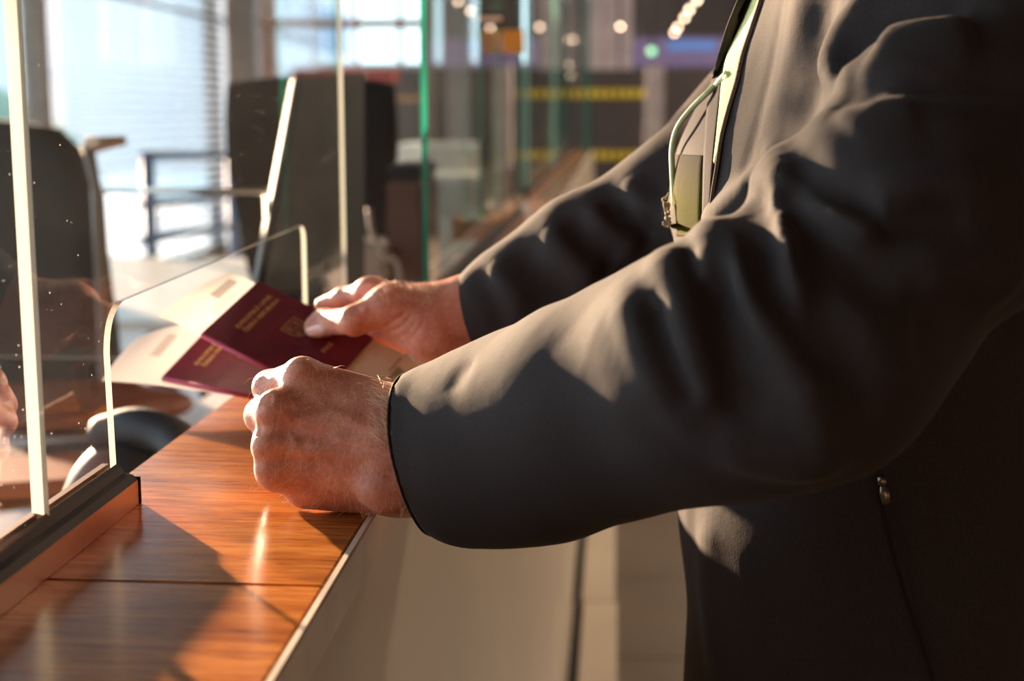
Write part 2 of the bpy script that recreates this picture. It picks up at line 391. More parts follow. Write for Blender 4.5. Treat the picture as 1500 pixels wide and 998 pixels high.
        for a in cor:
            for ax in range(3):
                if a[ax] == 1: continue
                b = a.copy(); b[ax] = 1; va, vb = V[tuple(a)], V[tuple(b)]; m = (va < 0) != (vb < 0)
                t = va[m] / (va[m] - vb[m]); q = np.repeat(a[None].astype(float), m.sum(), 0); q[:, ax] += t
                acc[m] += q; cnt[m] += 1
        verts = lo + (cells + acc / cnt[:, None]) * h
        faces = []
        for ax in range(3):
            sl0 = [slice(None)] * 3; sl1 = [slice(None)] * 3; sl0[ax] = slice(0, -1); sl1[ax] = slice(1, None)
            e = np.argwhere(neg[tuple(sl0)] != neg[tuple(sl1)]); u, v_ = (ax + 1) % 3, (ax + 2) % 3
            ok = (e[:, u] > 0) & (e[:, v_] > 0) & (e[:, u] < c.shape[u]) & (e[:, v_] < c.shape[v_]) & (e[:, ax] < c.shape[ax]); e = e[ok]
            du = np.eye(3, dtype=int)[u]; dv = np.eye(3, dtype=int)[v_]
            q = np.stack([ids[tuple((e - du - dv).T)], ids[tuple((e - dv).T)], ids[tuple(e.T)], ids[tuple((e - du).T)]], 1)
            fl = ~neg[tuple(e.T)]; q[fl] = q[fl][:, ::-1]; q = q[(q >= 0).all(1)]; faces.append(q)
        return verts, np.concatenate(faces)
def np_mesh(name, parts):
    vs = []; fs = []; o = 0
    for v, f in parts: vs.append(v); fs.append(f + o); o += len(v)
    v = np.concatenate(vs); f = np.concatenate(fs)
    me = bpy.data.meshes.new(name); me.vertices.add(len(v)); me.vertices.foreach_set('co', v.astype(np.float32).ravel())
    me.loops.add(len(f) * 4); me.loops.foreach_set('vertex_index', f.astype(np.int32).ravel())
    me.polygons.add(len(f)); me.polygons.foreach_set('loop_start', np.arange(len(f), dtype=np.int32) * 4)
    me.update(calc_edges=True); me.validate(); me.polygons.foreach_set('use_smooth', np.ones(len(me.polygons), bool)); return me

# ================================================================== SETTING
def struct(o, label=None): o['kind'] = 'structure'; return o
RX0, RX1, RY0, RY1, RH = -3.4, 5.0, -4.0, 16.0, 3.4
fl = struct(box('floor', (RX0 - .1, RY0, -.1), (RX1, RY1, -.004), M['joint']))
# floor tiles near the counter front, where single tiles can be told apart
bm = bmesh.new(); bm_box(bm, (0, 0, 0), (.594, .594, .006)); tme = bpy.data.meshes.new('tile'); bm.to_mesh(tme); bm.free(); tme.materials.append(M['floor'])
for i in range(-6, 8):
    for j in range(0, 20):
        t = bpy.data.objects.new('tile', tme); COL.objects.link(t); t.parent = fl; t.location = (i * .6, j * .6 - .3, -.006)
struct(box('ceiling', (RX0 - .1, RY0, RH), (RX1, RY1, RH + .1), M['ceil']))
struct(box('wall_right', (RX1, RY0, 0), (RX1 + .1, RY1, RH), M['wall']))
struct(box('wall_back', (RX0, RY0 - .1, 0), (RX1, RY0, RH), M['wall']))
struct(box('wall_far', (-.95, RY1, 0), (RX1, RY1 + .1, RH), M['wall'])); struct(box('baseboard_far', (RX0, RY1, 0), (-.95, RY1 + .1, 1.78), M['panel']))
wf = struct(empty('window_7', (RX0, RY1, 1.78)))
for q in range(6): box('frame_post', (q * .49 - .03, -.03, 0), (q * .49 + .03, .05, RH - 1.78), M['post'], wf)
box('frame_rail', (-.03, -.02, 0), (2.45, .04, .06), M['post'], wf); box('pane', (0, .005, .06), (2.45, .012, RH - 1.78), M['window_glass'], wf)
struct(box('baseboard_left', (RX0 - .12, RY0, 0), (RX0, RY1, .10), M['mullion']))
# window wall on the left: frames with panes, blinds hanging in the far ones
ys = [-1.6, 2.0, 6.3, 8.2, 11.9, 13.3, 16.0]
struct(box('wall_left', (RX0 - .12, RY0, .1), (RX0, -1.6, RH), M['wall']))
for k in range(len(ys) - 1):
    a, b = ys[k], ys[k + 1]
    wnd = struct(empty('window_%d' % (k + 1), (RX0, a, 0)))
    T = .055
    for nm, lo, hi in (('frame_post', (-.06, 0, .1), (.06, T * (2 if k == 3 else 1), RH)), ('frame_rail', (-.05, 0, .1), (.05, b - a, .17)),
                       ('frame_rail', (-.05, 0, RH - .12), (.05, b - a, RH)), ('frame_rail', (-.03, 0, 2.062), (.03, b - a, 2.09))):
        box(nm, lo, hi, M['mullion'], wnd)
    box('pane', (-.006, T, .17), (.006, b - a, RH - .12), M['window_glass'], wnd)
    if k in (3, 5):
        bm = bmesh.new(); bm_box(bm, (-.014, .05, -.0015), (.014, b - a - .05, .0015), 0, Matrix.Rotation(R(35), 3, 'Y')); sme = bpy.data.meshes.new('blind_slat'); bm.to_mesh(sme); bm.free(); sme.materials.append(M['blind'])
        for q in range(46):
            s_ = bpy.data.objects.new('blind_slat', sme); COL.objects.link(s_); s_.parent = wnd; s_.location = (.11, 0, .25 + q * .066)
box_far = struct(box('trim_1', (-3.35, 12.2, 0), (-3.0, 12.6, RH), M['mullion']))
struct(box('trim_2', (-1.55, 13.0, 0), (-1.35, 13.3, RH), M['post']))
struct(box('trim_3', (-.75, 13.0, 0), (-.45, 13.3, RH), M['post']))
# beyond the windows
struct(box('ground_outside', (-60, -30, -.6), (RX0 - .2, 60, -.5), M['snow']))
b_ = empty('office_block', (-15, 48, -.5), 0, 'pale office block far beyond the blinds', 'building')
box('wall', (-5, -6, 0), (5, 6, 9), M['tower'], b_)
for zz in range(3):
    for yy in range(5): box('window', (4.98, -5.2 + yy * 2.2, 1.2 + zz * 2.6), (5.04, -4 + yy * 2.2, 2.7 + zz * 2.6), M['bluerail'], b_)
sh = Solid().ell((0, 0, 1.0), (.9, 1.2, 1.1)).ell((.2, 1.2, .8), (.8, .9, .9), .3).ell((0, -1.1, .9), (.8, .8, .8), .3)
v_, f_ = sh.mesh((-1.6, -2.6, -.4), (1.6, 2.6, 2.6), .12)
tag(link('bush', np_mesh('bush', [(v_, f_)]), M['outg']), 'grey green bush outside the left window', 'bush').location = (-7.2, 15.5, -.45)

# ================================================================== COUNTER
Z = 1.05
cnt = empty('service_counter', (-.25, .9, 0), 0, 'service counter in front with narrow oak plank top and cream front', 'counter')
def cbox(nm, lo, hi, m, bev=0, par=None): return box(nm, [lo[0] + .25, lo[1] - .9, lo[2]], [hi[0] + .25, hi[1] - .9, hi[2]], m, par or cnt, bev)
yj = .747
for a, b in ((-.65, .046), (.05, yj - .0013), (yj + .0013, 1.765)):
    cbox('plank', (-.352, a, Z - .026), (-.1605, b, Z), M['wood'], .0008)
cbox('edge_band', (-.160, -.65, Z - .030), (-.1545, 1.765, Z + .0003), M['cream_edge'], .0012)
# front panel leaning out towards its foot
def slope(nm, x0, z0, x1, z1, y0, y1, th, m):
    return prism(nm, [(x0, z0), (x1, z1), (x1 - th, z1), (x0 - th, z0)], lambda u, v, t: Vector((u + .25, y0 - .9 + t, v)), y1 - y0, m, cnt)
slope('front_panel', -.1575, Z - .03, -.100, .03, -.65, 1.765, .02, M['cream'])
cbox('back_panel', (-.35, -.65, .0), (-.33, 1.765, Z - .026), M['cream'])
cbox('plinth', (-.33, -.65, 0), (-.12, 1.765, .11), M['black'])
cbox('end_panel', (-.35, 1.746, 0), (-.18, 1.765, Z - .03), M['cream'])

# second and third service counters further on, stepping towards the hall
def far_counter(y0, y1, x, label):
    c = empty('service_counter', (x, y0, 0), 0, label, 'counter', None)
    n = max(1, int((y1 - y0) / .9)); L = (y1 - y0) / n
    for i in range(n): box('plank', (-.035, i * L + .001, Z - .026), (.063, (i + 1) * L - .001, Z), M['wood_far'], c)
    box('edge_band', (.063, 0, Z - .03), (.069, y1 - y0, Z), M['cream_edge'], c)
    prism('front_panel', [(.0675, Z - .03), (.125, .03), (.105, .03), (.0475, Z - .03)], lambda u, v, t: Vector((u, t, v)), y1 - y0, M['cream'], c)
    box('plinth', (0, 0, 0), (.150, y1 - y0, .03), M['black'], c)
    box('foot_ledge', (.150, 0, 0), (.238, y1 - y0, .05), M['cream'], c, .003)
    box('end_panel', (-.02, 0, .0), (.045, .015, Z - .03), M['cream'], c)
    box('back_panel', (-.035, 0, 0), (-.02, y1 - y0, Z - .026), M['cream'], c)
    return c
far_counter(1.767, 3.556, -.225, 'second counter behind the far sleeve with a darker wooden top')
far_counter(3.56, 6.4, -.23, 'third counter in the blurred distance with an orange wooden top')
far_counter(6.41, 9.7, -.235, 'last counter in the distance beside the dark partition')

# ------------------------------------------------------------------ glass screens on rails
def glass_rail(y0, y1, x0, label, endcap=True):
    """bronze faced rail with a black gasket top; outer face at x0"""
    r = empty('glass_screen', (x0, y0, Z), 0, label, 'glass screen')
    L = y1 - y0
    box('rail_face', (-.012, 0, 0), (0, L, .0168), M['rail'], r, .0004)
    bm = bmesh.new()
    prof = [(-.030, .0), (-.0125, 0), (-.0125, .0172), (0.0003, .0172), (-.004, .0205), (-.009, .0215), (-.011, .0255), (-.0140, .0275), (-.0145, .020), (-.0195, .020), (-.0195, .0275), (-.024, .0275), (-.030, .018)]
    A = [bm.verts.new((x, .0004, z)) for x, z in prof]; B = [bm.verts.new((x, L - .0004, z)) for x, z in prof]
    for i in range(len(prof)): bm.faces.new((A[i], B[i], B[(i + 1) % len(prof)], A[(i + 1) % len(prof)]))
    bm.faces.new(A[::-1]); bm.faces.new(B); bmdone(bm, 'gasket', M['rubber'], r)
    if endcap: box('end_cap', (-.030, L, 0), (.0012, L + .0022, .0188), M['rubber'], r, .0004)
    return r
def pane_x(name, poly, x, th, par, face, rim):
    px_, py_, pz_ = par.location
    return prism(name, poly, lambda u, v, t: Vector((x - t - px_, u - py_, v - pz_)), th, face, par, 0, rim)
sc1 = glass_rail(-.3, .903, -.317, 'near glass screen with bronze and black rail, thick pale upright edge and rounded document slot')
sc1b = glass_rail(1.500, 1.724, -.317, 'short end rail of bronze and black behind the hands')
sc2 = glass_rail(1.79, 3.5, -.225, 'second glass screen with a deep green upright edge beyond the far hand')
sc3 = glass_rail(4.4, 6.1, -.26, 'third glass screen in the distance past the orange sticker', False)
sc4 = glass_rail(6.25, 8.8, -.26, 'last glass screen in the distance beside the dark partition', False)
xg = -.3318
# near thick pane ends at the pale upright edge; next pane carries the slot with rounded corners
pane_x('glass_pane', [(-.3, Z + .021), (.783, Z + .021), (.783, 1.95), (-.3, 1.95)], xg + .0030, .0105, sc1, M['glass'], M['edge_white'])
out = [(.788, 1.071)] + rounded([(.904, 1.071), (.900, 1.183), (1.500, 1.1905), (1.500, 1.071)], [0, .030, .016, 0]) + [(1.722, 1.071), (1.722, 1.95), (.788, 1.95)]
pane_x('glass_pane', out, xg, .0042, sc1, M['glass'], M['edge_white'])
pane_x('glass_pane', [(1.792, 1.071), (3.495, 1.071), (3.495, 2.0), (1.792, 2.0)], -.2380, .0080, sc2, M['glass_far'], M['edge_green'])
pane_x('glass_pane', [(4.41, 1.071), (6.09, 1.071), (6.09, 2.0), (4.41, 2.0)], -.2730, .009, sc3, M['glass_far'], M['edge_mint'])
pane_x('glass_pane', [(6.26, 1.071), (8.79, 1.071), (8.79, 2.0), (6.26, 2.0)], -.2700, .015, sc4, M['glass_far'], M['edge_mint'])
for (x_, y0_, y1_, z0_, th_, rm_, lb_) in ((-.333, 3.56, 4.0, 1.05, .011, 'edge_green', 'short green edged glass screen left of the orange sticker'), (-.283, 3.62, 4.3, 1.05, .009, 'edge_mint', 'short pale green glass screen directly under the orange sticker'), (-.186, 8.95, 9.6, 1.05, .022, 'edge_green', 'farthest green edged glass screen next to the yellow stripes')):
    o_ = prism('glass_screen', [(y0_, z0_), (y1_, z0_), (y1_, 2.0), (y0_, 2.0)], lambda u, v, t: Vector((x_ - t, u, v)), th_, M['glass_far'], None, 0, M[rm_]); tag(o_, lb_, 'glass screen')
def fin(x0, x1, y, z0, z1, label, rim, g=None, th=.006):
    o = prism('glass_divider', [(x0, z0), (x1, z0), (x1, z1), (x0, z1)], lambda u, v, t: Vector((u, y + t, v)), th, M['glass_far'], None, 0, rim)
    return tag(o, label, 'glass', g)
fin(-.62, -.243, 3.50, Z, 2.0, 'green edged glass divider standing across the end of the second counter', M['edge_mint'])
fin(-.80, -.43, 4.05, .0, 2.0, 'smaller green edged glass divider behind the second screen', M['edge_green'], None, .03)
fin(-.60, -.30, 6.15, Z, 2.0, 'tall glass divider across the far end of the third counter', M['edge_green'], None, .03)
fin(-.60, -.32, 6.8, 1.052, 2.0, 'glass divider in the distance before the last counter', M['edge_green'])
fin(-.50, -.255, 9.66, 1.052, 2.0, 'farthest glass divider at the end of the last counter', M['edge_green'], None, .03)
fin(-.95, -.335, 1.735, 1.0, 1.95, 'clear glass divider behind the hands with a thin pale edge', M['edge_white'], None, .006)

# bracket, sticker
cl = empty('glass_clamp', tuple(onx(722, 29, -.230)), 0, 'steel clamp on top of the second glass screen', 'clamp')
box('clamp_body', (-.024, -.03, -.009), (.024, .03, .009), M['black'], cl, .003); box('clamp_plate', (-.02, -.034, -.004), (.02, -.030, .004), M['steel'], cl, .001)
s_ = onx(752, 58, -.215); tag(box('sticker', (s_[0] - .022, s_[1], s_[2] - .027), (s_[0] + .022, s_[1] + .001, s_[2] + .02), M['orange']), 'orange sticker hanging on the second glass screen', 'sticker')
tube('sticker_holder', [s_ + np.array([-.03, 0, .03]), s_ + np.array([-.034, 0, -.02]), s_ + np.array([-.02, 0, -.032])], .003, M['edge_green'], None)
tag(bpy.data.objects['sticker_holder'], 'thin dark holder curling round the orange sticker', 'holder')

# ================================================================== OFFICER'S SIDE
def desk(name, x0, x1, y0, y1, z, top, label, leg=M['black']):
    d = empty(name, ((x0 + x1) / 2, (y0 + y1) / 2, 0), 0, label, 'desk'); hx, hy = (x1 - x0) / 2, (y1 - y0) / 2
    box('desk_top', (-hx, -hy, z - .028), (hx, hy, z), top, d, .003)
    for sx in (-1, 1):
        for sy in (-1, 1): box('leg', (sx * (hx - .06) - .025, sy * (hy - .06) - .025, 0), (sx * (hx - .06) + .025, sy * (hy - .06) + .025, z - .028), leg, d)
    return d
desk('desk', -.74, -.40, .5, 2.98, .80, M['grey_desk'], 'light grey desk directly behind the counter')
desk('desk', -2.9, -1.15, 3.65, 5.3, .76, M['grey_desk'], 'long pale desk beyond the chairs by the windows')
desk('desk', -1.2, -.55, 7.0, 8.0, 1.06, M['wood_far'], 'high brown wooden desk behind the second screen')
# monitor seen from behind, leaning
def slab(name, c4, th, face, rimm, parent=None):
    c4 = [Vector(c) for c in c4]; nrm = (c4[1] - c4[0]).cross(c4[3] - c4[0]).normalized() * th
    bm = bmesh.new(); A = [bm.verts.new(c) for c in c4]; B = [bm.verts.new(c + nrm) for c in c4]
    bm.faces.new(A[::-1]); bm.faces.new(B)
    for i in range(4):
        f = bm.faces.new((A[i], A[(i + 1) % 4], B[(i + 1) % 4], B[i])); f.material_index = 1
    return bmdone(bm, name, [face, rimm], parent, False, 0)
mon = empty('monitor', (0, 0, 0), 0, 'dark monitor leaning back with a bright left edge, behind the slot', 'monitor')
slab('screen_back', [P(372, 430, 1.98), P(520, 430, 2.15), P(520, 112, 2.28), P(430, 117, 2.12)], .02, M['black'], M['black'], mon)
slab('edge_trim', [P(366, 432, 1.972), P(372, 432, 1.976), P(431, 117, 2.112), P(425, 118, 2.108)], .012, M['grey_trim'], M['grey_trim'], mon)
mp = P(450, 430, 2.1); box('stand', (mp[0] - .04, mp[1] - .01, .80), (mp[0] + .04, mp[1] + .03, mp[2] + .05), M['black'], mon); box('foot', (mp[0] - .13, mp[1] - .1, .80), (mp[0] + .13, mp[1] + .1, .815), M['black'], mon, .004)
# office chairs
def office_chair(x, y, rz, label, top, bw, bh, sz=.48, taper=.85, arms=True, tilt=6, rd=.55):
    c = empty('office_chair', (x, y, 0), rz, label, 'chair')
    z0 = top - bh; bm = bmesh.new(); n = 14; rows = []
    for i in range(n + 1):
        v = i / n; hw = bw / 2 * (taper + (1 - taper) * min(1, v * 1.6)); 
        if v > .8: hw *= math.sqrt(max(.05, 1 - ((v - .8) / .2) ** 2 * rd))
        row = []
        for j in range(13):
            u = j / 6 - 1; row.append((u * hw, .03 * u * u * -1 + math.tan(R(tilt)) * (v * bh), z0 + v * bh - (.02 * u * u if v > .85 else 0)))
        rows.append(row)
    F_ = [[bm.verts.new((p[0], p[1] - .03 * (1 - .6 * abs(k / 6 - 1)), p[2])) for k, p in enumerate(r_)] for r_ in rows]
    K_ = [[bm.verts.new((p[0] * .98, p[1] + .03, p[2])) for p in r_] for r_ in rows]
    for i in range(n):
        for j in range(12):
            bm.faces.new((F_[i][j], F_[i][j + 1], F_[i + 1][j + 1], F_[i + 1][j])); bm.faces.new((K_[i][j], K_[i + 1][j], K_[i + 1][j + 1], K_[i][j + 1]))
        bm.faces.new((F_[i][0], F_[i + 1][0], K_[i + 1][0], K_[i][0])); bm.faces.new((F_[i][12], K_[i][12], K_[i + 1][12], F_[i + 1][12]))
    for j in range(12): bm.faces.new((F_[0][j], K_[0][j], K_[0][j + 1], F_[0][j + 1])); bm.faces.new((F_[n][j], F_[n][j + 1], K_[n][j + 1], K_[n][j]))
    bmdone(bm, 'backrest', M['darkfab'], c, True)
    s0 = Solid().ell((0, -.24, sz), (.26, .25, .055)); v, f = s0.mesh((-.3, -.55, sz - .1), (.3, .1, sz + .1), .02); link('seat', np_mesh('seat', [(v, f)]), M['darkfab'], c)
    tube('back_bar', [(0, .035, z0 + .15), (0, .06, z0 - .02), (0, 0, sz - .03), (0, -.2, sz - .06)], .018, M['black'], c)
    tube('gas_stem', [(0, -.24, .10), (0, -.24, sz - .05)], .025, M['steel'], c)
    for k in range(5):
        a = k * 2 * math.pi / 5; e = (math.cos(a) * .3, -.24 + math.sin(a) * .3)
        tube('base_leg', [(0, -.24, .12), (e[0], e[1], .075)], [.025, .016], M['black'], c)
        tube('caster', [(e[0] - .02, e[1], .03), (e[0] + .02, e[1], .03)], .03, M['black'], c)
    if arms:
        for sx in (-1, 1):
            a_ = tube('armrest', [(sx * .27, -.02, sz + .20), (sx * .27, -.28, sz + .21)], .022, M['black'], c); tube('arm_post', [(sx * .24, -.18, sz - .01), (sx * .27, -.16, sz + .2)], .014, M['black'], a_)
    return c
p_ = onz(15, 163.5, 1.30)
office_chair(P(-25, 300, 2.9)[0], P(-25, 300, 2.9)[1], R(160), 'black office chair with a tall rounded back at the left edge', 1.296, .59, .72, .52, 1.12, False, 2)
office_chair(P(460, 300, 3.45)[0], P(460, 300, 3.45)[1], R(12), 'large black office chair behind the slot, facing the windows', 1.395, .41, .52, .52, .74, True, 4, .06)
office_chair(P(700, 330, 4.3)[0] - .60, P(700, 330, 4.3)[1], R(100), 'dark office chair behind the second screen', .98, .36, .45, .48)
# blue handrail inside the windows
rl = empty('handrail', tuple(P(275, 300, 6.2) * np.array([1, 1, 0])), 0, 'blue steel handrail in front of the bright blinds', 'handrail')
o0 = np.array(rl.location)
for px in (216, 338):
    a = P(px, 228, 5.6 if px < 300 else 6.9); tube('post', [a - o0, np.array([a[0], a[1], 0]) - o0], .026, M['bluerail'], rl)
for py0, py1 in ((228, 228), (300, 285), (352, 330)): tube('rail', [P(210, py0, 5.6) - o0, P(345, py1, 6.9) - o0], .018, M['bluerail'], rl)
for k in range(7):
    px = 236 + k * 15; dd = 5.6 + (px - 216) / 122 * 1.3; tube('baluster', [P(px, 300 - k * 2, dd) - o0, P(px, 352 - k * 3, dd) - o0], .006, M['bluerail'], rl)
# thin horizontal bar between chair and monitor
a, b = P(138, 279, 2.6), P(392, 280, 2.45); tag(tube('metal_bar', [a, b], .0055, M['steel']), 'thin pale metal bar running level behind the glass', 'bar')
s0 = tube('bar_post', [a, [a[0], a[1], 0.0]], .006, M['steel'], bpy.data.objects['metal_bar']); s1 = tube('bar_post', [b, [b[0], b[1], .80]], .006, M['steel'], bpy.data.objects['metal_bar'])
a = P(128, 213, 2.5); b = P(184, 206, 2.5)
ar = empty('desk_lamp', tuple(np.array([a[0], a[1], .80])), 0, 'tan lamp head on a thin floor stand beside the left chair', 'lamp'); o0 = np.array(ar.location)
tube('lamp_head', [a - o0, b - o0], [.016, .008], M['rail'], ar); tube('lamp_arm', [a - o0, P(142, 280, 2.5) - o0, (0, 0, -.79)], [.012, .009, .008], M['mullion'], ar); tube('lamp_base', [(0, 0, -.802), (0, 0, -.785)], .10, M['black'], ar)
# things on the near desk, low behind the glass
def at_z(px, py, z=.80): return onz(px, py, z)
q = at_z(150, 590); c = Solid().ell((0, 0, .035), (.16, .11, .035)).ell((.12, .05, .03), (.09, .07, .028), .03).cone((-.1, -.02, .06), (.12, .02, .065), .012, .01, .02)
v, f = c.mesh((-.2, -.16, -.01), (.25, .16, .1), .008); o = link('leather_bag', np_mesh('leather_bag', [(v, f)]), M['leather']); o.location = (q[0], q[1] - .2, .80); tag(o, 'red brown leather bag lying on the desk behind the near glass', 'bag')
q = at_z(60, 700); o = tag(box('book', (-.12, -.08, 0), (.12, .08, .022), M['leather'], None, .002, Matrix.Rotation(R(20), 3, 'Z')), 'dark brown notebook on the desk behind the near glass', 'book'); o.location = (q[0] + .02, q[1] - .02, .80)
q = at_z(20, 640); o = tag(box('paper_sheet', (-.105, -.149, 0), (.105, .149, .001), M['white'], None, 0, Matrix.Rotation(R(-65), 3, 'Z')), 'white paper sheet on the desk at the far left', 'paper'); o.location = (q[0] + .02, q[1], .801)
q = at_z(110, 660); o = tag(box('keyboard', (-.21, -.065, 0), (.21, .065, .018), M['black'], None, .003, Matrix.Rotation(R(30), 3, 'Z')), 'black keyboard on the desk behind the near glass', 'keyboard'); o.location = (q[0] - .05, q[1] - .12, .80)
kb = o
bm = bmesh.new()
for i in range(14):
    for j in range(4): bm_box(bm, (-.2 + i * .0285, -.055 + j * .028, .018), (-.177 + i * .0285, -.033 + j * .028, .0215), 0, Matrix.Rotation(R(30), 3, 'Z'))
kk = bmdone(bm, 'keys', M['hem'], kb); kk['kind'] = 'stuff'
pts = [P(150, 640, 1.44), P(200, 628, 1.42), P(250, 642, 1.40), P(285, 680, 1.37)]
hs = empty('desk_telephone', tuple(np.array([pts[1][0], pts[1][1], .80])), 0, 'black rounded telephone standing behind the counter edge by the slot', 'telephone'); o0 = np.array(hs.location)
tube('handset', [p - o0 for p in catmull(pts, 5)], .022, M['black'], hs); zt = pts[1][2] - .80
bd = Solid().ell((0, .01, zt * .5), (.085, .07, zt * .5 - .004)).ell((.03, 0, .03), (.11, .09, .03), .03); v, f = bd.mesh((-.13, -.12, -.01), (.17, .13, zt + .02), .009); v[:, 2] = np.maximum(v[:, 2], .0); link('body', np_mesh('body', [(v, f)]), M['black'], hs)
# computer tower, cable, boxes behind the hands
q = P(598, 330, 2.75); tw = empty('printer', (q[0], q[1], .80), 0, 'dark brown upright printer behind the hands', 'printer')
box('body', (-.035, -.05, 0), (.035, .2, .38), simple('brown_plastic', (.06, .03, .022), .4), tw, .008); box('cap', (-.033, -.045, .38), (.033, .19, .41), M['black'], tw, .006); box('tray', (-.03, -.13, .05), (.03, -.05, .065), M['rail'], tw, .002)
tag(tube('cable', catmull([P(540, 305, 2.5), P(545, 340, 2.5), P(562, 375, 2.5), P(585, 400, 2.5), P(590, 440, 2.5) * np.array([1, 1, 0]) + np.array([0, 0, .803])], 5), .005, M['mullion']), 'dull cable curving down behind the glass', 'cable')
tag(box('cardboard_box', P(560, 415, 2.6), P(560, 415, 2.6) + np.array([-.22, .3, .06]), M['mullion'], None, .003), 'beige box behind the raised hand', 'box')
for k, (px, py, d, wd, hh, m, lb) in enumerate([(705, 332, 3.1, .055, .05, M['wood_far'], 'small orange wooden tray behind the second screen'), (805, 330, 3.9, .09, .06, M['green'], 'small green mat holder at the end of the second counter'), (745, 330, 4.0, .06, .10, M['wood_far'], 'upright wooden block beyond the second screen')]):
    q = P(px, py, d); t = empty('desk_tray', tuple(q), 0, lb, 'tray'); box('tray_base', (-wd, -.05, -hh / 2), (wd, .1, -hh / 2 + .01), m, t, .002)
    for sx in (-1, 1): box('tray_side', (sx * wd - .004, -.05, -hh / 2), (sx * wd + .004, .1, hh / 2), m, t, .001)
    box('tray_front', (-wd, -.054, -hh / 2), (wd, -.05, hh / 2 - .008), m, t, .001)
for px, py, d, ww, hh, lb in ((640, 260, 6.0, .17, .14, 'pale cabinet under the brown desk line'), (650, 300, 5.0, .13, .10, 'grey white box stacked behind the second screen')):
    q = P(px, py, d); t = empty('cabinet', (q[0], q[1], 0), 0, lb, 'cabinet'); box('body', (-ww, 0, 0), (ww, .4, q[2] + hh), M['white'], t, .004); box('door', (-ww + .01, -.012, .05), (ww - .01, 0, q[2] + hh - .02), M['grey_desk'], t, .002)
    box('handle', (ww - .06, -.03, q[2]), (ww - .045, -.012, q[2] + .1), M['steel'], t)
# red lidded box over the chair
q = P(500, 106, 8.5); tag(box('red_binder', (q[0] - .3, q[1], q[2] - .05), (q[0] + .3, q[1] + .3, q[2] + .02), M['red'], None, .01), 'red folded cloth on a shelf above the dark chair', 'cloth')
t = empty('shelf_unit', (q[0], q[1], 0), 0, 'tall beige shelf unit by the far windows', 'shelf')
for k in range(4): box('shelf', (-.5, 0, .5 + k * .45 - .03), (.5, .4, .5 + k * .45), M['wood_far'], t)
for sx in (-1, 1): box('side', (sx * .5 - .015, 0, 0), (sx * .5 + .015, .4, 2.1), M['post'], t)

# added warm fill lamps, unseen at the right, that brighten the counter front
for x_, y_ in ((2.4, 4.4), (3.4, 7.0), (1.6, 9.6)):
    f_ = empty('fill_lamp', (x_, y_, RH - .05), 0, 'added fill lamp out of the frame, %s' % {4.4: 'nearest of three', 7.0: 'middle of three', 9.6: 'farthest of three'}[y_], 'lamp'); box('housing', (-.32, -.32, -.01), (.32, .32, .05), M['white'], f_, .004)
    al = bpy.data.lights.new('fill_glow', 'AREA'); al.energy = FILL; al.size = .55; al.color = (1, .80, .60); ao = bpy.data.objects.new('fill_glow', al); COL.objects.link(ao); ao.parent = f_; ao.location = (0, 0, -.03)
# ------------------------------------------------------------------ far right: partition, posts, screens, lamps
q0, q1 = P(858, 102, 9.9), P(1130, 420, 9.9)
pt = empty('partition', (q0[0], q0[1], 0), 0, 'dark partition with two yellow taped stripes behind the man', 'partition')
box('board', (-.6, 0, 0), (q1[0] - q0[0] + 3, .06, q0[2]), M['panel'], pt, .004)
for py in (137, 228):
    zc = P(900, py, 9.9)[2]; box('tape_backing', (-.1, -.004, zc - .035), (.44, 0, zc + .035), M['black'], pt)
    for k in range(9): box('tape_stripe', (-.10 + k * .06, -.007, zc - .03), (-.055 + k * .06, -.004, zc + .03), M['tape'], pt, 0)
q = P(960, 95, 8.4); tag(box('metal_post', (q[0] - .055, q[1], 0), (q[0] + .055, q[1] + .08, q[2]), M['post'], None, .01), 'pale metal post before the dark partition', 'post')
q = P(905, 30, 11.5); 
for px, wd in ((893, .07), (918, .05), (870, .09)):
    q = P(px, 60, 12.0); tag(box('pillar', (q[0] - wd, q[1], 0), (q[0] + wd, q[1] + .12, RH), M['post'], None, .01), 'pale pillar above the partition, %s' % {893: 'middle of three', 918: 'rightmost of three', 870: 'leftmost of three'}[px], 'pillar')
qa, qb = P(925, 55, 12.6), P(1130, 98, 12.6)
sc = empty('display_screen', tuple(qa), 0, 'long violet display band with a blue bar above the partition', 'screen')
box('panel', (-.1, 0, qb[2] - qa[2]), (qb[0] - qa[0], .06, 0), M['screen'], sc, .004); 
z1, z0 = P(1000, 60, 12.6)[2] - qa[2], P(1000, 74, 12.6)[2] - qa[2]; x0 = P(978, 60, 12.6)[0] - qa[0]
box('blue_bar', (x0, -.01, z0), (x0 + .42, 0, z1), M['screenb'], sc)
for k, (px, py, d) in enumerate([(1021, 0, 8), (1010, 14, 8.5), (1003, 26, 9), (993, 40, 9.6), (988, 48, 10), (909, 39, 10), (859, 58, 10), (834, 95, 9), (836, 112, 9)]):
    q = P(px, py, d); g = 'small warm ceiling lamps in the dark distance'
    lb = ['topmost of the slanting row of warm lamps', 'second warm lamp from the top of the slanting row', 'third warm lamp down the slanting row', 'fourth warm lamp down the slanting row', 'lowest of the slanting row of warm lamps', 'single warm lamp above the pale pillars', 'warm lamp beside the edge of the last glass screen', 'upper of two warm lamps seen behind the last glass', 'lower of two warm lamps seen behind the last glass'][k]
    l = tag(empty('ceiling_lamp', tuple(q)), lb, 'lamp', g)
    bm = bmesh.new(); bmesh.ops.create_uvsphere(bm, u_segments=12, v_segments=8, radius=.013); bmdone(bm, 'bulb', M['lamp'], l, True)
    tube('cord', [(0, 0, .012), (0, 0, RH - q[2])], .003, M['black'], l)
for xx in (0, 1.4): box('hanger', (xx, .02, .1), (xx + .02, .04, RH - qa[2]), M['black'], sc)
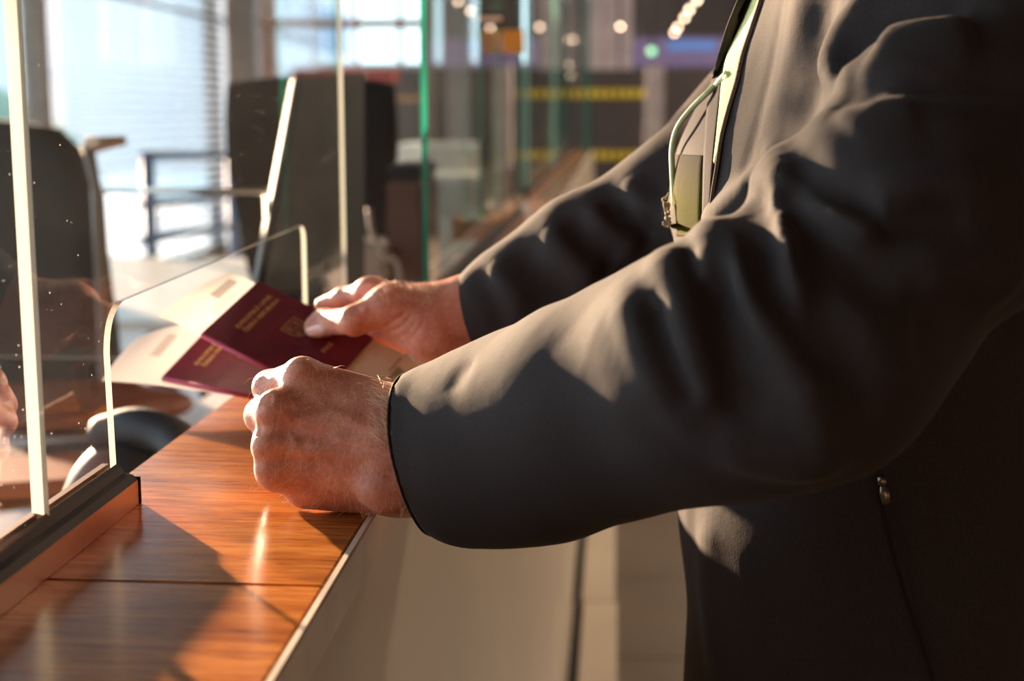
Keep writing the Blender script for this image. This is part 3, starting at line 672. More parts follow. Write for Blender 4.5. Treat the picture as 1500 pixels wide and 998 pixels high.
q = P(955, 75, 12.2); l = tag(empty('exit_lamp', tuple(q)), 'small green round light over the pale metal post', 'lamp')
bm = bmesh.new(); bmesh.ops.create_uvsphere(bm, u_segments=12, v_segments=8, radius=.03); bmdone(bm, 'bulb', M['lampg'], l, True); tube('bracket', [(0, 0, .02), (0, 0, RH - q[2])], .01, M['black'], l)

# ================================================================== TRAVEL DOCUMENTS
def frame(o, u, v, n): return Matrix(((u[0], -v[0], n[0], o[0]), (u[1], -v[1], n[1], o[1]), (u[2], -v[2], n[2], o[2]), (0, 0, 0, 1)))
F1 = frame((-.3632, 1.2141, 1.1172), (.3821, .8164, .4330), (.8982, -.2178, -.3819), (.2175, -.5349, .8165))
F2 = frame((-.3845 * 1.055, 1.1661 * 1.055, 1.31 - .2232 * 1.055), (.307, .845, .4379), (.9511, -.2894, -.1082), (-.0353, -.4497, .8925))
PW, PH = .088, .125
def font_mesh(name, txt, size, loc, m, parent, sx=1.0, width=None):
    cu = bpy.data.curves.new(name, 'FONT'); cu.body = txt; cu.size = size; cu.extrude = .00006; cu.align_x = 'CENTER'; cu.align_y = 'CENTER'; cu.offset = .00012
    t = bpy.data.objects.new('tmp', cu); COL.objects.link(t); bpy.context.view_layer.update()
    me = bpy.data.meshes.new_from_object(t.evaluated_get(bpy.context.evaluated_depsgraph_get())); wd = t.dimensions.x; bpy.data.objects.remove(t)
    if width: sx = width / wd
    for v in me.vertices: v.co.x = v.co.x * sx + loc[0]; v.co.y += loc[1]; v.co.z += loc[2]
    me.materials.clear(); return link(name, me, m, parent)
def passport(Fm, label, thick=.0042, open_=.0012):
    p = empty('passport', (0, 0, 0), 0, label, 'passport', 'burgundy passports in the right hand'); p.matrix_world = Fm
    rr = [.0001, .003, .003, .0001]
    oc = rounded([(0, 0), (PW, 0), (PW, -PH), (0, -PH)], [0, .0032, .0032, 0], 5)
    prism('cover', oc, lambda u, v, t: Vector((u, v, -.0007 + t)), .0007, M['burg'], p)
    prism('back_cover', oc, lambda u, v, t: Vector((u, v, -thick - .0007 + t)), .0007, M['burg'], p)
    oi = rounded([(.0012, -.0012), (PW - .0015, -.0012), (PW - .0015, -PH + .0012), (.0012, -PH + .0012)], [0, .003, .003, 0], 5)
    prism('pages', oi, lambda u, v, t: Vector((u, v, -thick + t)), thick - .0008, M['paper'], p)
    tube('spine', [(.0002, -.0002, -thick / 2 - .0003), (.0002, -PH + .0002, -thick / 2 - .0003)], thick / 2 + .0004, M['burge'], p)
    h = .00012
    a = font_mesh('title', 'EVROPSKÁ UNIE', .0062, (.051, -.0205, h), M['gold'], p, width=.053)
    b = font_mesh('title', 'ČESKÁ REPUBLIKA', .0062, (.051, -.0285, h), M['gold'], p, width=.053)
    c = font_mesh('title', 'PAS', .0062, (.051, -.098, h), M['gold'], p, width=.014)
    # embossed frame with a crowned shield
    bm = bmesh.new(); cx, cy = .056, -.062
    for (x0, y0, x1, y1) in ((-.0165, -.0165, .0165, -.0160), (-.0165, .0160, .0165, .0165), (-.0165, -.0165, -.0160, .0165), (.0160, -.0165, .0165, .0165)): bm_box(bm, (cx + x0, cy + y0, 0), (cx + x1, cy + y1, h))
    bmdone(bm, 'emblem_frame', M['burge'], p)
    def shield(s): return [(cx - .011 * s, cy + .010 * s), (cx + .011 * s, cy + .010 * s), (cx + .011 * s, cy - .003 * s), (cx + .008 * s, cy - .009 * s), (cx, cy - .0125 * s), (cx - .008 * s, cy - .009 * s), (cx - .011 * s, cy - .003 * s)]
    bm = bmesh.new(); A = shield(1); B = shield(.86); vt = [bm.verts.new((x, y, h)) for x, y in A]; wt = [bm.verts.new((x, y, h)) for x, y in B]
    for i in range(len(A)): bm.faces.new((vt[i], vt[(i + 1) % len(A)], wt[(i + 1) % len(A)], wt[i]))
    bm_box(bm, (cx - .010, cy - .0004, 0), (cx + .010, cy + .0004, h)); bm_box(bm, (cx - .0004, cy - .011, 0), (cx + .0004, cy + .0085, h))
    def beast(ox, oy, s):      # little heraldic beast: body, head, legs, tail
        for x0, y0, x1, y1, a_ in ((-.0009, -.002, .0010, .0022, .2), (-.0022, .0016, .0004, .0033, 0), (-.0030, .0002, -.0006, .0010, .3), (-.0030, -.0012, -.0006, -.0005, -.2), (-.0020, -.0036, -.0010, -.0014, .2), (.0004, -.0038, .0014, -.0014, -.2), (.0012, -.0012, .0032, -.0004, .8), (.0024, .0002, .0032, .0026, -.2)):
            bm_box(bm, (x0 * s, y0 * s, 0), (x1 * s, y1 * s, h), 0, Matrix.Rotation(a_, 3, 'Z'), (cx + ox, cy + oy, 0))
    beast(-.0052, .0042, 1.0); beast(.0052, -.0046, 1.0); beast(.0052, .0044, .85); beast(-.0044, -.0050, .85)
    bmdone(bm, 'emblem', M['goldd'], p)
    return p
passport(F1, 'upper burgundy passport with gold title lines, held under the thumb')
passport(F2, 'lower burgundy passport sticking out below the upper one')

def sheet(name, Fm, poly_fn, nu, nv, bend, m, label, th=.00022):
    """bent paper in a passport's frame; u along width, v along length"""
    o = empty(name, (0, 0, 0), 0, label, 'boarding pass', 'boarding passes tucked in the passports'); o.matrix_world = Fm
    bm = bmesh.new(); G = []
    for i in range(nu + 1):
        row = []
        for j in range(nv + 1): x, y = poly_fn(i / nu, j / nv); row.append((x, y, bend(x, y)))
        G.append(row)
    A = [[bm.verts.new(p) for p in r_] for r_ in G]
    for i in range(nu):
        for j in range(nv): bm.faces.new((A[i][j], A[i + 1][j], A[i + 1][j + 1], A[i][j + 1]))
    bmdone(bm, 'sheet', m, o, True); return o
def prints(o, bend, rects, m, name='print'):
    for (x0, y0, x1, y1) in rects:
        bm = bmesh.new(); n = 6
        g = [[bm.verts.new((x0 + (x1 - x0) * i / n, y0 + (y1 - y0) * j / n, bend(x0 + (x1 - x0) * i / n, y0 + (y1 - y0) * j / n) + .00012)) for j in range(n + 1)] for i in range(n + 1)]
        for i in range(n):
            for j in range(n): bm.faces.new((g[i][j], g[i + 1][j], g[i + 1][j + 1], g[i][j + 1]))
        bmdone(bm, name, m, o)
# upper pass, left end rising out of the first passport, right end showing under the wrist
def bendA(x, y):
    z = -.0022
    if y > 0: z += -.010 * (y / .044) ** 2 * max(0, (x - .03) / .055) ** 1.5 + .002 * math.sin(max(0, y) / .044 * 3.1)
    return z
def polyA(a, b):
    x = .002 + .083 * a; y0 = .043 - .012 * a ** 2.5; return x - .006 * (b) * (1 - a), y0 * b + (1 - b) * -.11
oa = sheet('boarding_pass', F1, polyA, 16, 30, bendA, M['paper'], 'white boarding pass tucked in the upper passport, its left end by the slot')
bars = [(.062 - .0, .010 + .0, .080, .0115)]
bars = [(.046 + k * .0022, .014, .0472 + k * .0022, .024) for k in range(14)]
prints(oa, bendA, bars, M['print'], 'barcode_bar'); prints(oa, bendA, [(.03, .006, .08, .0068), (.03, .0095, .062, .0102)], M['print'], 'print_line')
def bendB(x, y): return -.0026 - .004 * max(0, (-y - .15) / .03) ** 2 + .0015 * math.sin((-y - .12) / .06 * 3)
ob = sheet('boarding_pass', F1, lambda a, b: (.003 + .084 * a, -.10 - (.086 - .008 * (1 - a) ** 2) * b), 12, 20, bendB, M['papery'], 'pale green boarding pass stub under the right wrist')
prints(ob, bendB, [(.012, -.1715 - k * .0026, .078, -.1706 - k * .0026) for k in range(4)], M['printg'], 'print_line')
prints(ob, bendB, [(.020, -.168, .046, -.159), (.052, -.167, .070, -.160)], M['printg'], 'print_block')
prints(ob, bendB, [(.008, -.1575, .052, -.1565), (.060, -.1575, .082, -.1565)], M['print'], 'print_line')
prints(ob, bendB, [(.004, -.139, .045, -.1387), (.070, -.137, .074, -.1362)], M['printg'], 'print_line')
tk = bmesh.new(); tube_bm(tk, [(.052, -.157, -.0022), (.056, -.1555, -.0018), (.060, -.1562, -.0018), (.064, -.154, -.0022)], .0005, 6); bmdone(tk, 'stamp_mark', M['black'], ob)
def bendC(x, y):
    z = -.0024 - .001
    if y > 0: z += -.004 * (y / .06) ** 2 + .0045 * math.sin(min(1, y / .062) * 3.1) * (x / .08)
    return z
def polyC(a, b): x = .000 + .082 * a; return x - .014 * b * (1 - a) ** 2, (.058 + .008 * math.sin(a * 3.1) - .048 * max(0, a - .72) / .28 * .9) * b - .10 * (1 - b)
oc = sheet('boarding_pass', F2, polyC, 16, 26, bendC, M['paper'], 'sunlit boarding pass in the lower passport, passing behind the glass edge')
prints(oc, bendC, [(.028 + k * .0024, .022, .0294 + k * .0024, .033) for k in range(14)], simple('faint_print', (.62, .5, .42), .8), 'barcode_bar')

# ================================================================== PERSON
# --- near (left) fist
L = Solid()
d = .925
wr = [P(640, 640, .905), P(640, 700, .905)]
L.cone(P(700, 630, .90), P(600, 632, .915), .027, .026, .02); L.cone(P(700, 690, .90), P(600, 698, .905), .025, .0235, .02)
L.cone(P(600, 628, .925), P(447, 556, .932), .025, .0135, .016)      # index metacarpal
L.cone(P(600, 650, .912), P(408, 603, .915), .022, .0135, .016)      # middle
L.cone(P(600, 678, .910), P(401, 651, .912), .021, .0125, .014)      # ring
L.cone(P(600, 702, .915), P(405, 690, .918), .020, .0120, .014)      # little
L.cone(P(450, 709, .935), P(575, 704, .925), .0165, .0215, .014)     # ulnar heel
L.cone(P(600, 630, .95), P(470, 590, .965), .022, .016, .016)        # thenar
L.ell(P(510, 650, .94), (.035, .022, .034), .02)
L.cone(P(440, 555, .935), P(396, 568, .957), .0128, .0110, .007).cone(P(396, 568, .957), P(412, 592, .978), .011, .0098, .006).cone(P(412, 592, .978), P(450, 598, .972), .0098, .009, .006)
L.cone(P(408, 603, .915), P(385, 609, .944), .0130, .0112, .006).cone(P(385, 609, .944), P(398, 624, .972), .0112, .010, .006).cone(P(398, 624, .972), P(440, 632, .966), .010, .009, .006)
L.cone(P(401, 652, .912), P(394, 655, .944), .0118, .0106, .006).cone(P(394, 655, .944), P(402, 664, .968), .0106, .0095, .006).cone(P(402, 664, .968), P(440, 670, .962), .0095, .0088, .006)
L.cone(P(403, 691, .918), P(400, 694, .944), .0112, .0098, .006).cone(P(400, 694, .944), P(406, 700, .962), .0098, .009, .006).cone(P(406, 700, .962), P(440, 704, .956), .009, .0084, .006)
L.cone(P(470, 590, .965), P(440, 578, .985), .0145, .012, .01).cone(P(440, 578, .985), P(420, 600, .99), .0118, .0095, .006)   # thumb over the curled fingers
L.ell(P(556, 724, .893), (.012, .010, .011), .012)                    # ulna head
# knuckle bumps, tendons, veins, creases on the back of the hand
for p_, rr_ in ((P(443, 548, .922), .010), (P(404, 600, .905), .010), (P(396, 651, .903), .0085), (P(400, 690, .909), .008)): L.ell(p_, (rr_, rr_ * .8, rr_), .010)
def lst(pix, amp, sig): L.stroke(L.line(pix, 0, 4), amp, sig)
lst([(560, 640), (500, 605), (455, 570)], .0012, .0035); lst([(560, 655), (490, 640), (425, 612)], .0012, .003); lst([(565, 672), (490, 668), (415, 655)], .0010, .003)
lst([(520, 600), (470, 590), (430, 592), (405, 580)], -.0022, .0042); lst([(500, 640), (450, 634), (410, 628), (385, 632)], -.0024, .0038); lst([(500, 680), (450, 676), (412, 674), (385, 674)], -.0020, .0035)
lst([(392, 626), (374, 630)], -.003, .0028); lst([(400, 583), (380, 586)], -.0028, .0028); lst([(398, 675), (375, 676)], -.0022, .0026)
lst([(405, 600), (422, 612), (428, 640), (440, 662), (470, 672), (500, 700)], .0011, .0016)   # vein
lst([(428, 640), (436, 655), (418, 680), (402, 700)], .0008, .0014); lst([(520, 640), (480, 655), (450, 668)], .0007, .0014)
for k in range(5): lst([(583 - k * 5, 600 + k * 2), (592 - k * 5, 650), (583 - k * 4, 712)], -.0005, .0011)
lst([(575, 735), (560, 742), (530, 745)], -.0008, .003)
# forearm, hidden in the sleeve
L.chain([P(700, 660, .90), P(900, 600, .83), P(1170, 530, .745), P(1400, 220, .84), P(1560, -30, .93)], [.030, .038, .040, .048, .055], .02)

# --- far (right) hand holding the passports
nn = np.array([.2175, -.5349, .8165]); oo = np.array([-.3632, 1.2141, 1.1172])
def on1(px, py, lift=0.0):
    r = ray(px, py); t = ((oo - CAM) @ nn) / (r @ nn); return CAM + r * t + nn * lift
H = Solid()
tt = on1(460, 490, .0092)
H.chain([tt, on1(474, 486, .0115), P(519, 470, 1.212), P(572, 448, 1.215), P(640, 475, 1.225)], [.0096, .0112, .0117, .0146, .0215], .008)
H.cone(P(572, 452, 1.222), P(630, 480, 1.222), .016, .024, .02)
H.cone(P(583, 434, 1.245), P(670, 458, 1.235), .0118, .023, .016)    # index metacarpal ridge
H.cone(P(600, 450, 1.262), P(672, 470, 1.25), .014, .024, .016); H.cone(P(610, 480, 1.268), P(675, 490, 1.25), .014, .024, .016); H.cone(P(618, 490, 1.268), P(672, 497, 1.245), .013, .022, .016)
H.cone(P(655, 470, 1.235), P(760, 440, 1.23), .0265, .029, .02); H.cone(P(668, 497, 1.235), P(760, 470, 1.23), .0235, .028, .02)
H.ell(P(640, 486, 1.225), (.026, .022, .022), .02)
H.chain([P(583, 434, 1.245), P(537, 429, 1.268), P(503, 436, 1.290), P(472, 446, 1.305)], [.0118, .0108, .0090, .0068], .006)   # index
H.chain([P(600, 452, 1.262), P(550, 455, 1.292), P(510, 475, 1.312), P(490, 492, 1.312)], [.0135, .0108, .0094, .0080], .006)
H.chain([P(610, 482, 1.268), P(562, 490, 1.30), P(530, 508, 1.315), P(515, 520, 1.31)], [.0132, .0104, .009, .0078], .006)
H.chain([P(618, 490, 1.268), P(580, 505, 1.300), P(560, 520, 1.31), P(548, 528, 1.31)], [.0122, .0094, .0084, .0072], .006)
H.ell(P(546, 424, 1.262), (.0118, .011, .0105), .010)
H.chain([P(700, 455, 1.23), P(850, 400, 1.22), P(1010, 330, 1.22), P(1160, 130, 1.30)], [.029, .038, .044, .052], .02)
def hst(pix, amp, sig): H.stroke(H.line(pix, 0, 4), amp, sig)
for k in range(5): hst([(505 + k * 5, 452 + 3 - k * 1.5), (510 + k * 5, 466 - k)], -.0010, .0010)
hst([(596, 455), (580, 470), (560, 482)], -.0014, .0016); hst([(604, 460), (588, 478), (566, 490)], -.0012, .0015); hst([(612, 466), (598, 486), (580, 498)], -.0009, .0014)
hst([(622, 470), (606, 492), (592, 506)], -.0007, .0013); hst([(648, 515), (635, 522), (618, 520)], -.0008, .002)
hst([(562, 440), (535, 452), (520, 470)], .0008, .003)
# nail bed recess
nb = on1(459, 488, .0165); 
# --- neck and head above the frame
HD = Solid(); NK = np.array([.235, 1.09, 1.53])
HD.cone(NK, NK + [-.03, 0, .12], .062, .056, .03).ell(NK + [-.045, 0, .235], (.098, .076, .115), .03).ell(NK + [-.085, 0, .165], (.055, .052, .055), .03)
HD.ell(NK + [-.145, 0, .215], (.016, .013, .024), .014).ell(NK + [-.125, 0, .165], (.014, .024, .007), .01).ell(NK + [-.03, .076, .225], (.018, .010, .03), .008).ell(NK + [-.03, -.076, .225], (.018, .010, .03), .008)
for sy in (-1, 1): HD.stroke([NK + [-.13, sy * .045, .245], NK + [-.137, sy * .025, .245]], -.008, .010); HD.ell(NK + [-.122, sy * .032, .243], (.012, .012, .011), .003)
HD.econe(NK + [.0, 0, -.45], NK + [-.01, 0, -.06], (.10, .14), (.085, .17), .06)
def bounds(pts, pad): pts = np.array(pts); return pts.min(0) - pad, pts.max(0) + pad
lo, hi = bounds([P(370, 530, .93), P(760, 760, .90), P(760, 560, .98), P(370, 700, .98), P(1000, 450, .80)], .012); lo[2] = Z - .004
l1 = L.mesh(lo, hi, .0014); lo, hi = bounds([P(430, 400, 1.2), P(800, 400, 1.22), P(430, 560, 1.33), P(800, 560, 1.33), P(470, 500, 1.16)], .01)
h1 = H.mesh(lo, hi, .0012); g1 = HD.mesh(NK + [-.22, -.24, -.55], NK + [.15, .24, .38], .006)
v = l1[0]; v[:, 2] = np.maximum(v[:, 2], Z + .0002)
body = link('person', np_mesh('person', [l1, h1, g1]), M['skin'])
tag(body, 'man in charcoal zipped jacket at the counter, left fist resting, right hand holding passports', 'person')

# thumb nail
def nail(solid, pix_c, ax, hw, hl, lift):
    c = solid.hit(*pix_c); e = 1.2
    vx = np.array(pix_c, float); r = []
    bm = bmesh.new(); n = 8; G = []
    for i in range(n + 1):
        row = []
        for j in range(n + 1):
            u = (i / n * 2 - 1); w_ = (j / n * 2 - 1); k = math.sqrt(max(0, 1 - .30 * (u * u) ** 2)) ; kk = math.sqrt(max(0, 1 - .30 * (w_ * w_) ** 2))
            q = vx + np.array(ax) * hl * u * kk + np.array([-ax[1], ax[0]]) * hw * w_ * k
            h = solid.hit(*q)
            if h is None: h = c
            row.append(h - ray(*q) / np.linalg.norm(ray(*q)) * lift * (1 - .9 * max(abs(u), abs(w_)) ** 6)); 
        G.append(row)
    V = [[bm.verts.new(p) for p in r_] for r_ in G]
    for i in range(n):
        for j in range(n): bm.faces.new((V[i][j], V[i + 1][j], V[i + 1][j + 1], V[i][j + 1]))
    return bmdone(bm, 'nail', M['nail'], body, True)
nail(H, (461, 487), np.array([.955, -.30]), 9.5, 13.5, .0014)

# --- jacket: torso and both sleeves as one cloth surface
J = Solid()
J.econe((.200, 1.07, .80), (.200, 1.07, 1.02), (.145, .190), (.138, .182), .05)
J.econe((.200, 1.07, 1.02), (.200, 1.07, 1.25), (.138, .182), (.148, .198), .05)
J.econe((.200, 1.07, 1.25), (.235, 1.07, 1.40), (.148, .198), (.122, .195), .05)
J.econe((.235, 1.07, 1.40), (.245, 1.07, 1.52), (.122, .195), (.070, .080), .06)
J.cone((.24, .95, 1.44), (.26, .90, 1.40), .075, .08, .05); J.cone((.24, 1.20, 1.44), (.25, 1.25, 1.40), .075, .08, .05)
# near sleeve
ns = [P(722, 652, .888), P(780, 636, .872), P(900, 590, .825), P(1060, 540, .765), P(1190, 515, .732), P(1330, 322, .770), P(1450, 170, .825), P(1560, -10, .89)]
J.cone((.19, .925, 1.22), (.21, .925, 1.42), .088, .085, .04)
J.chain(ns, [.0520, .0535, .0590, .0625, .0575, .0710, .0840, .083], .04)
J.cone(P(655, 660, .903), P(722, 652, .888), .0465, .0525, .012)
J.cone(P(608, 657, .906), P(660, 660, .902), .0370, .0460, .02)
J.cone(P(655, 612, .912), P(760, 590, .890), .030, .036, .03)
J.cone(P(692, 722, .893), P(800, 692, .862), .0275, .034, .03)
# far sleeve
fs = [P(672, 478, 1.235), P(760, 438, 1.225), P(860, 385, 1.215), P(1000, 320, 1.21), P(1120, 190, 1.27)]
J.chain(fs, [.0320, .0430, .0540, .062, .070], .03)
J.cone(P(635, 486, 1.239), P(674, 478, 1.235), .0305, .0320, .006)
J.hollow(P(520, 672, .912), P(670, 664, .905), .0390, .0375)
J.hollow(P(590, 494, 1.238), P(690, 476, 1.235), .0255, .0255)
J.slice(P(604, 563, .925), P(578, 660, .87), P(636, 775, .905), P(760, 640, .90), .12)
J.slice(P(637, 434, 1.235), P(652, 470, 1.205), P(670, 536, 1.235), P(760, 438, 1.225), .10)
JT = Solid(); JT.pr = J.pr[:4] + [q for q in J.pr if q[0] == 'c' and abs(q[3] - .088) < 1e-6]
def jst(pix, amp, sig, n=4): J.stroke(J.line(pix, 0, n), amp, sig)
# creases where the sleeve bends at the elbow: valleys then ridges
A_, V_ = .0135, -.0150
# valleys
jst([(1146, 227), (1196, 264), (1260, 300), (1290, 296)], -.016, .0068)
jst([(1132, 264), (1178, 318), (1241, 373), (1300, 430)], V_, .0085)
jst([(1105, 278), (1114, 328), (1123, 387)], -.014, .0065)
jst([(1046, 370), (1061, 472), (1071, 561), (1100, 620)], -.018, .0085)
jst([(956, 430), (981, 522), (1016, 601)], -.010, .0065)
jst([(1106, 375), (1141, 457), (1171, 511), (1190, 560)], -.013, .0065)
jst([(1163, 337), (1191, 422), (1235, 530), (1250, 600)], -.012, .008)
jst([(1010, 365), (1022, 420)], -.007, .0045)
# ridges
jst([(1128, 227), (1160, 259), (1205, 296), (1251, 330), (1290, 350)], .014, .0062)
jst([(1114, 258), (1137, 309), (1150, 346), (1164, 391), (1180, 460)], .014, .0058)
jst([(1112, 262), (1090, 280), (1059, 309), (1041, 330), (1036, 380), (1033, 430)], .012, .0058)
jst([(970, 372), (985, 410), (1001, 452), (1036, 537), (1060, 600)], .013, .0075)
jst([(915, 430), (941, 487), (981, 571), (1021, 640)], .008, .0075)
jst([(1071, 345), (1096, 437), (1151, 497), (1185, 560), (1211, 645)], .015, .0062)
jst([(1041, 641), (1116, 668), (1186, 678), (1225, 650)], .010, .009)
jst([(1268, 312), (1323, 287), (1401, 273), (1440, 280)], .013, .0080); jst([(1275, 335), (1330, 320), (1420, 310)], -.008, .009)
jst([(1198, 114), (1290, 106), (1400, 102), (1520, 98)], .006, .0055); jst([(1200, 130), (1300, 124), (1400, 119), (1520, 115)], -.007, .0085)
jst([(1230, 104), (1260, 59), (1305, 27), (1369, 12), (1420, 12)], -.018, .0080); jst([(1212, 108), (1230, 55), (1265, 5), (1290, -30)], .012, .0080)
jst([(1240, 200), (1290, 170), (1350, 165)], .005, .016); jst([(1215, 150), (1245, 140), (1290, 135)], -.004, .010)
jst([(1285, 78), (1350, 66), (1430, 58)], .014, .016)
jst([(1340, 420), (1420, 400), (1500, 420)], .008, .016); jst([(1330, 470), (1420, 470), (1500, 500)], -.008, .014)
# soft dents along the forearm, cuff seam
jst([(700, 560), (640, 560), (600, 590)], .0, .01)
jst([(695, 530), (672, 548), (662, 575)], -.0016, .006)
jst([(790, 470), (830, 540), (850, 620), (850, 700)], -.003, .020); jst([(880, 430), (930, 520), (950, 620)], .004, .022)
# far sleeve wrinkles
jst([(690, 400), (720, 440), (735, 480)], -.006, .007); jst([(720, 385), (745, 420), (770, 450)], .006, .006)
jst([(760, 360), (790, 400), (830, 430)], -.009, .008); jst([(800, 335), (840, 380), (880, 400)], .008, .007); jst([(830, 320), (870, 365), (905, 385)], -.009, .008)
jst([(860, 300), (900, 345), (940, 360)], .008, .007); jst([(890, 285), (925, 325), (965, 340)], -.009, .008); jst([(915, 265), (950, 300), (985, 315)], .008, .007)
# torso: panel seams either side of the zip, soft vertical folds, chest groove by the arm
jst([(1150, -30), (1128, 100), (1105, 200), (1080, 290)], -.0012, .004); jst([(1172, -30), (1152, 90), (1130, 180)], .002, .010); jst([(1200, -30), (1192, 100), (1165, 190)], -.009, .012)
jst([(1040, 760), (1035, 860), (1050, 998)], .004, .012); jst([(1120, 800), (1140, 900), (1160, 998)], -.003, .02)
jst([(1288, 700), (1305, 780), (1330, 880), (1370, 998)], -.0040, .0035); jst([(1276, 700), (1292, 780), (1316, 880), (1352, 998)], .0020, .003)
v, f = J.mesh((-.19, .60, .79), (.42, 1.40, 1.56), .0035)
jk = link('jacket', np_mesh('jacket', [(v, f)]), M['jacket'], body)

# cuff bindings as thin bands round the sleeve ends
def ring(name, c, ax, r, w_, t, m):
    c = np.array(c); ax = np.array(ax) / np.linalg.norm(ax); a = np.cross(ax, [0, 0, 1]); a /= np.linalg.norm(a); b = np.cross(ax, a)
    bm = bmesh.new(); n = 64; rows = []
    for dx, rr in ((-w_, r), (-w_, r + t), (w_, r + t), (w_, r)):
        rows.append([bm.verts.new(c + ax * dx + (a * math.cos(2 * math.pi * k / n) + b * math.sin(2 * math.pi * k / n)) * rr) for k in range(n)])
    for i in range(4):
        for k in range(n): bm.faces.new((rows[i][k], rows[i][(k + 1) % n], rows[(i + 1) % 4][(k + 1) % n], rows[(i + 1) % 4][k]))
    return bmdone(bm, name, m, body, True)

def binding(name, pa, pb, pc, centre, r0):
    pa, pb, pc, c = map(np.array, (pa, pb, pc, centre)); n = np.cross(pb - pa, pc - pa); n /= np.linalg.norm(n); c = c - n * ((c - pa) @ n)
    e1 = np.cross(n, [0, 0, 1]); e1 /= np.linalg.norm(e1); e2 = np.cross(n, e1); ring_ = []
    for k in range(72):
        a = 2 * math.pi * k / 72; dv = e1 * math.cos(a) + e2 * math.sin(a); rr = np.linspace(r0, .10, 220); v = J.base(c + rr[:, None] * dv); q = np.nonzero(v > 0)[0]
        ring_.append(c + dv * (rr[q[0]] - .0006 if len(q) else r0))
    bm = bmesh.new(); m_ = 72; rows = []
    for k in range(72):
        p = ring_[k]; t = (ring_[(k + 1) % 72] - ring_[k - 1]); t /= np.linalg.norm(t); o_ = np.cross(t, n); rows.append([bm.verts.new(p + (o_ * math.cos(b) + n * math.sin(b)) * .0010) for b in (0, 1.05, 2.1, 3.14, 4.19, 5.24)])
    for k in range(72):
        for b in range(6): bm.faces.new((rows[k][b], rows[k][(b + 1) % 6], rows[(k + 1) % 72][(b + 1) % 6], rows[(k + 1) % 72][b]))
    return bmdone(bm, name, M['hem'], body, True)
binding('cuff_binding', P(604, 563, .925), P(578, 660, .87), P(636, 775, .905), P(612, 664, .905), .030)
binding('cuff_binding', P(637, 434, 1.235), P(652, 470, 1.205), P(670, 536, 1.235), P(655, 482, 1.235), .018)
def ribbon(name, solid, left, right, lift, m, n=24, dflt=1.02, nw=5, th=.0012, parent=None):
    a = catmull([np.array(q, float) for q in left], n); b = catmull([np.array(q, float) for q in right], n); k = min(len(a), len(b)); ia = np.linspace(0, len(a) - 1, 40).astype(int); ib = np.linspace(0, len(b) - 1, 40).astype(int)
    bm = bmesh.new(); G = []; last = dflt
    for i, j in zip(ia, ib):
        row = []
        for s_i in range(nw + 1):
            q = a[i] * (1 - s_i / nw) + b[j] * s_i / nw; h = solid.hit(q[0], q[1], .5, 1.25); r_ = ray(*q)
            if h is None: h = CAM + r_ * last
            last = (h - CAM) @ fw
            row.append(bm.verts.new(h - r_ / np.linalg.norm(r_) * lift))
        G.append(row)
    for i in range(len(G) - 1):
        for s_i in range(nw): bm.faces.new((G[i][s_i], G[i][s_i + 1], G[i + 1][s_i + 1], G[i + 1][s_i]))
    o = bmdone(bm, name, m, parent or body, True); md = o.modifiers.new('thick', 'SOLIDIFY'); md.thickness = th; md.offset = 0; return o
ribbon('undershirt', JT, [(1112, -30), (1102, 0), (1084, 40), (1066, 80), (1058, 120), (1054, 160), (1050, 200), (1046, 236)], [(1124, -30), (1114, 0), (1101, 40), (1088, 80), (1079, 120), (1067, 160), (1057, 200), (1047, 240)], .003, M['yellow'])
ribbon('placket', JT, [(1092, -30), (1080, 0), (1064, 40), (1052, 80), (1042, 120), (1036, 160), (1031, 240), (1029, 350)], [(1112, -30), (1102, 0), (1084, 40), (1066, 80), (1058, 120), (1054, 160), (1046, 236), (1037, 350)], .002, M['jacket'])
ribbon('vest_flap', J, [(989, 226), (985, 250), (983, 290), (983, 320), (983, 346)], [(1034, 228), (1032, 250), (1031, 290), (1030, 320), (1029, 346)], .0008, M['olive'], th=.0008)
# zip: tape and teeth
zl = JT.line([(1120, -20), (1114, 0), (1101, 40), (1088, 80), (1079, 120), (1067, 160), (1057, 200), (1050, 245), (1043, 290), (1037, 345)], .0022, 40)
tape = tube('zip_tape', zl, .0016, M['hem'], body, 6)
bm = bmesh.new()
for i in range(len(zl) - 1):
    a, b = zl[i], zl[i + 1]; m_ = int(max(1, round(np.linalg.norm(b - a) / .0013)))
    for k in range(m_):
        c = a + (b - a) * k / m_ - ray(1060, 180) * .0014; bm_box(bm, c - .00045 * np.array([2.4, 1, 1]), c + .00045 * np.array([2.4, 1, 1]))
z_ = bmdone(bm, 'zip_teeth', M['zip'], body); z_['kind'] = 'stuff'
pz = JT.line([(1291, 730), (1305, 790), (1330, 880), (1370, 998)], .0004, 12); tube('pocket_zip', pz, .0011, M['hem'], body, 6)
c = JT.hit(1291, 698) - ray(1291, 698) * .005; c2 = JT.hit(1299, 738) - ray(1299, 738) * .005
zp = tube('zip_pull', [c, c + (c2 - c) * .3], [.0026, .0034], M['zipm'], body, 10); tube('pull_tab', [c + (c2 - c) * .25, c + (c2 - c) * .6, c2], [.0018, .0034, .0030], M['zipm'], zp, 8)
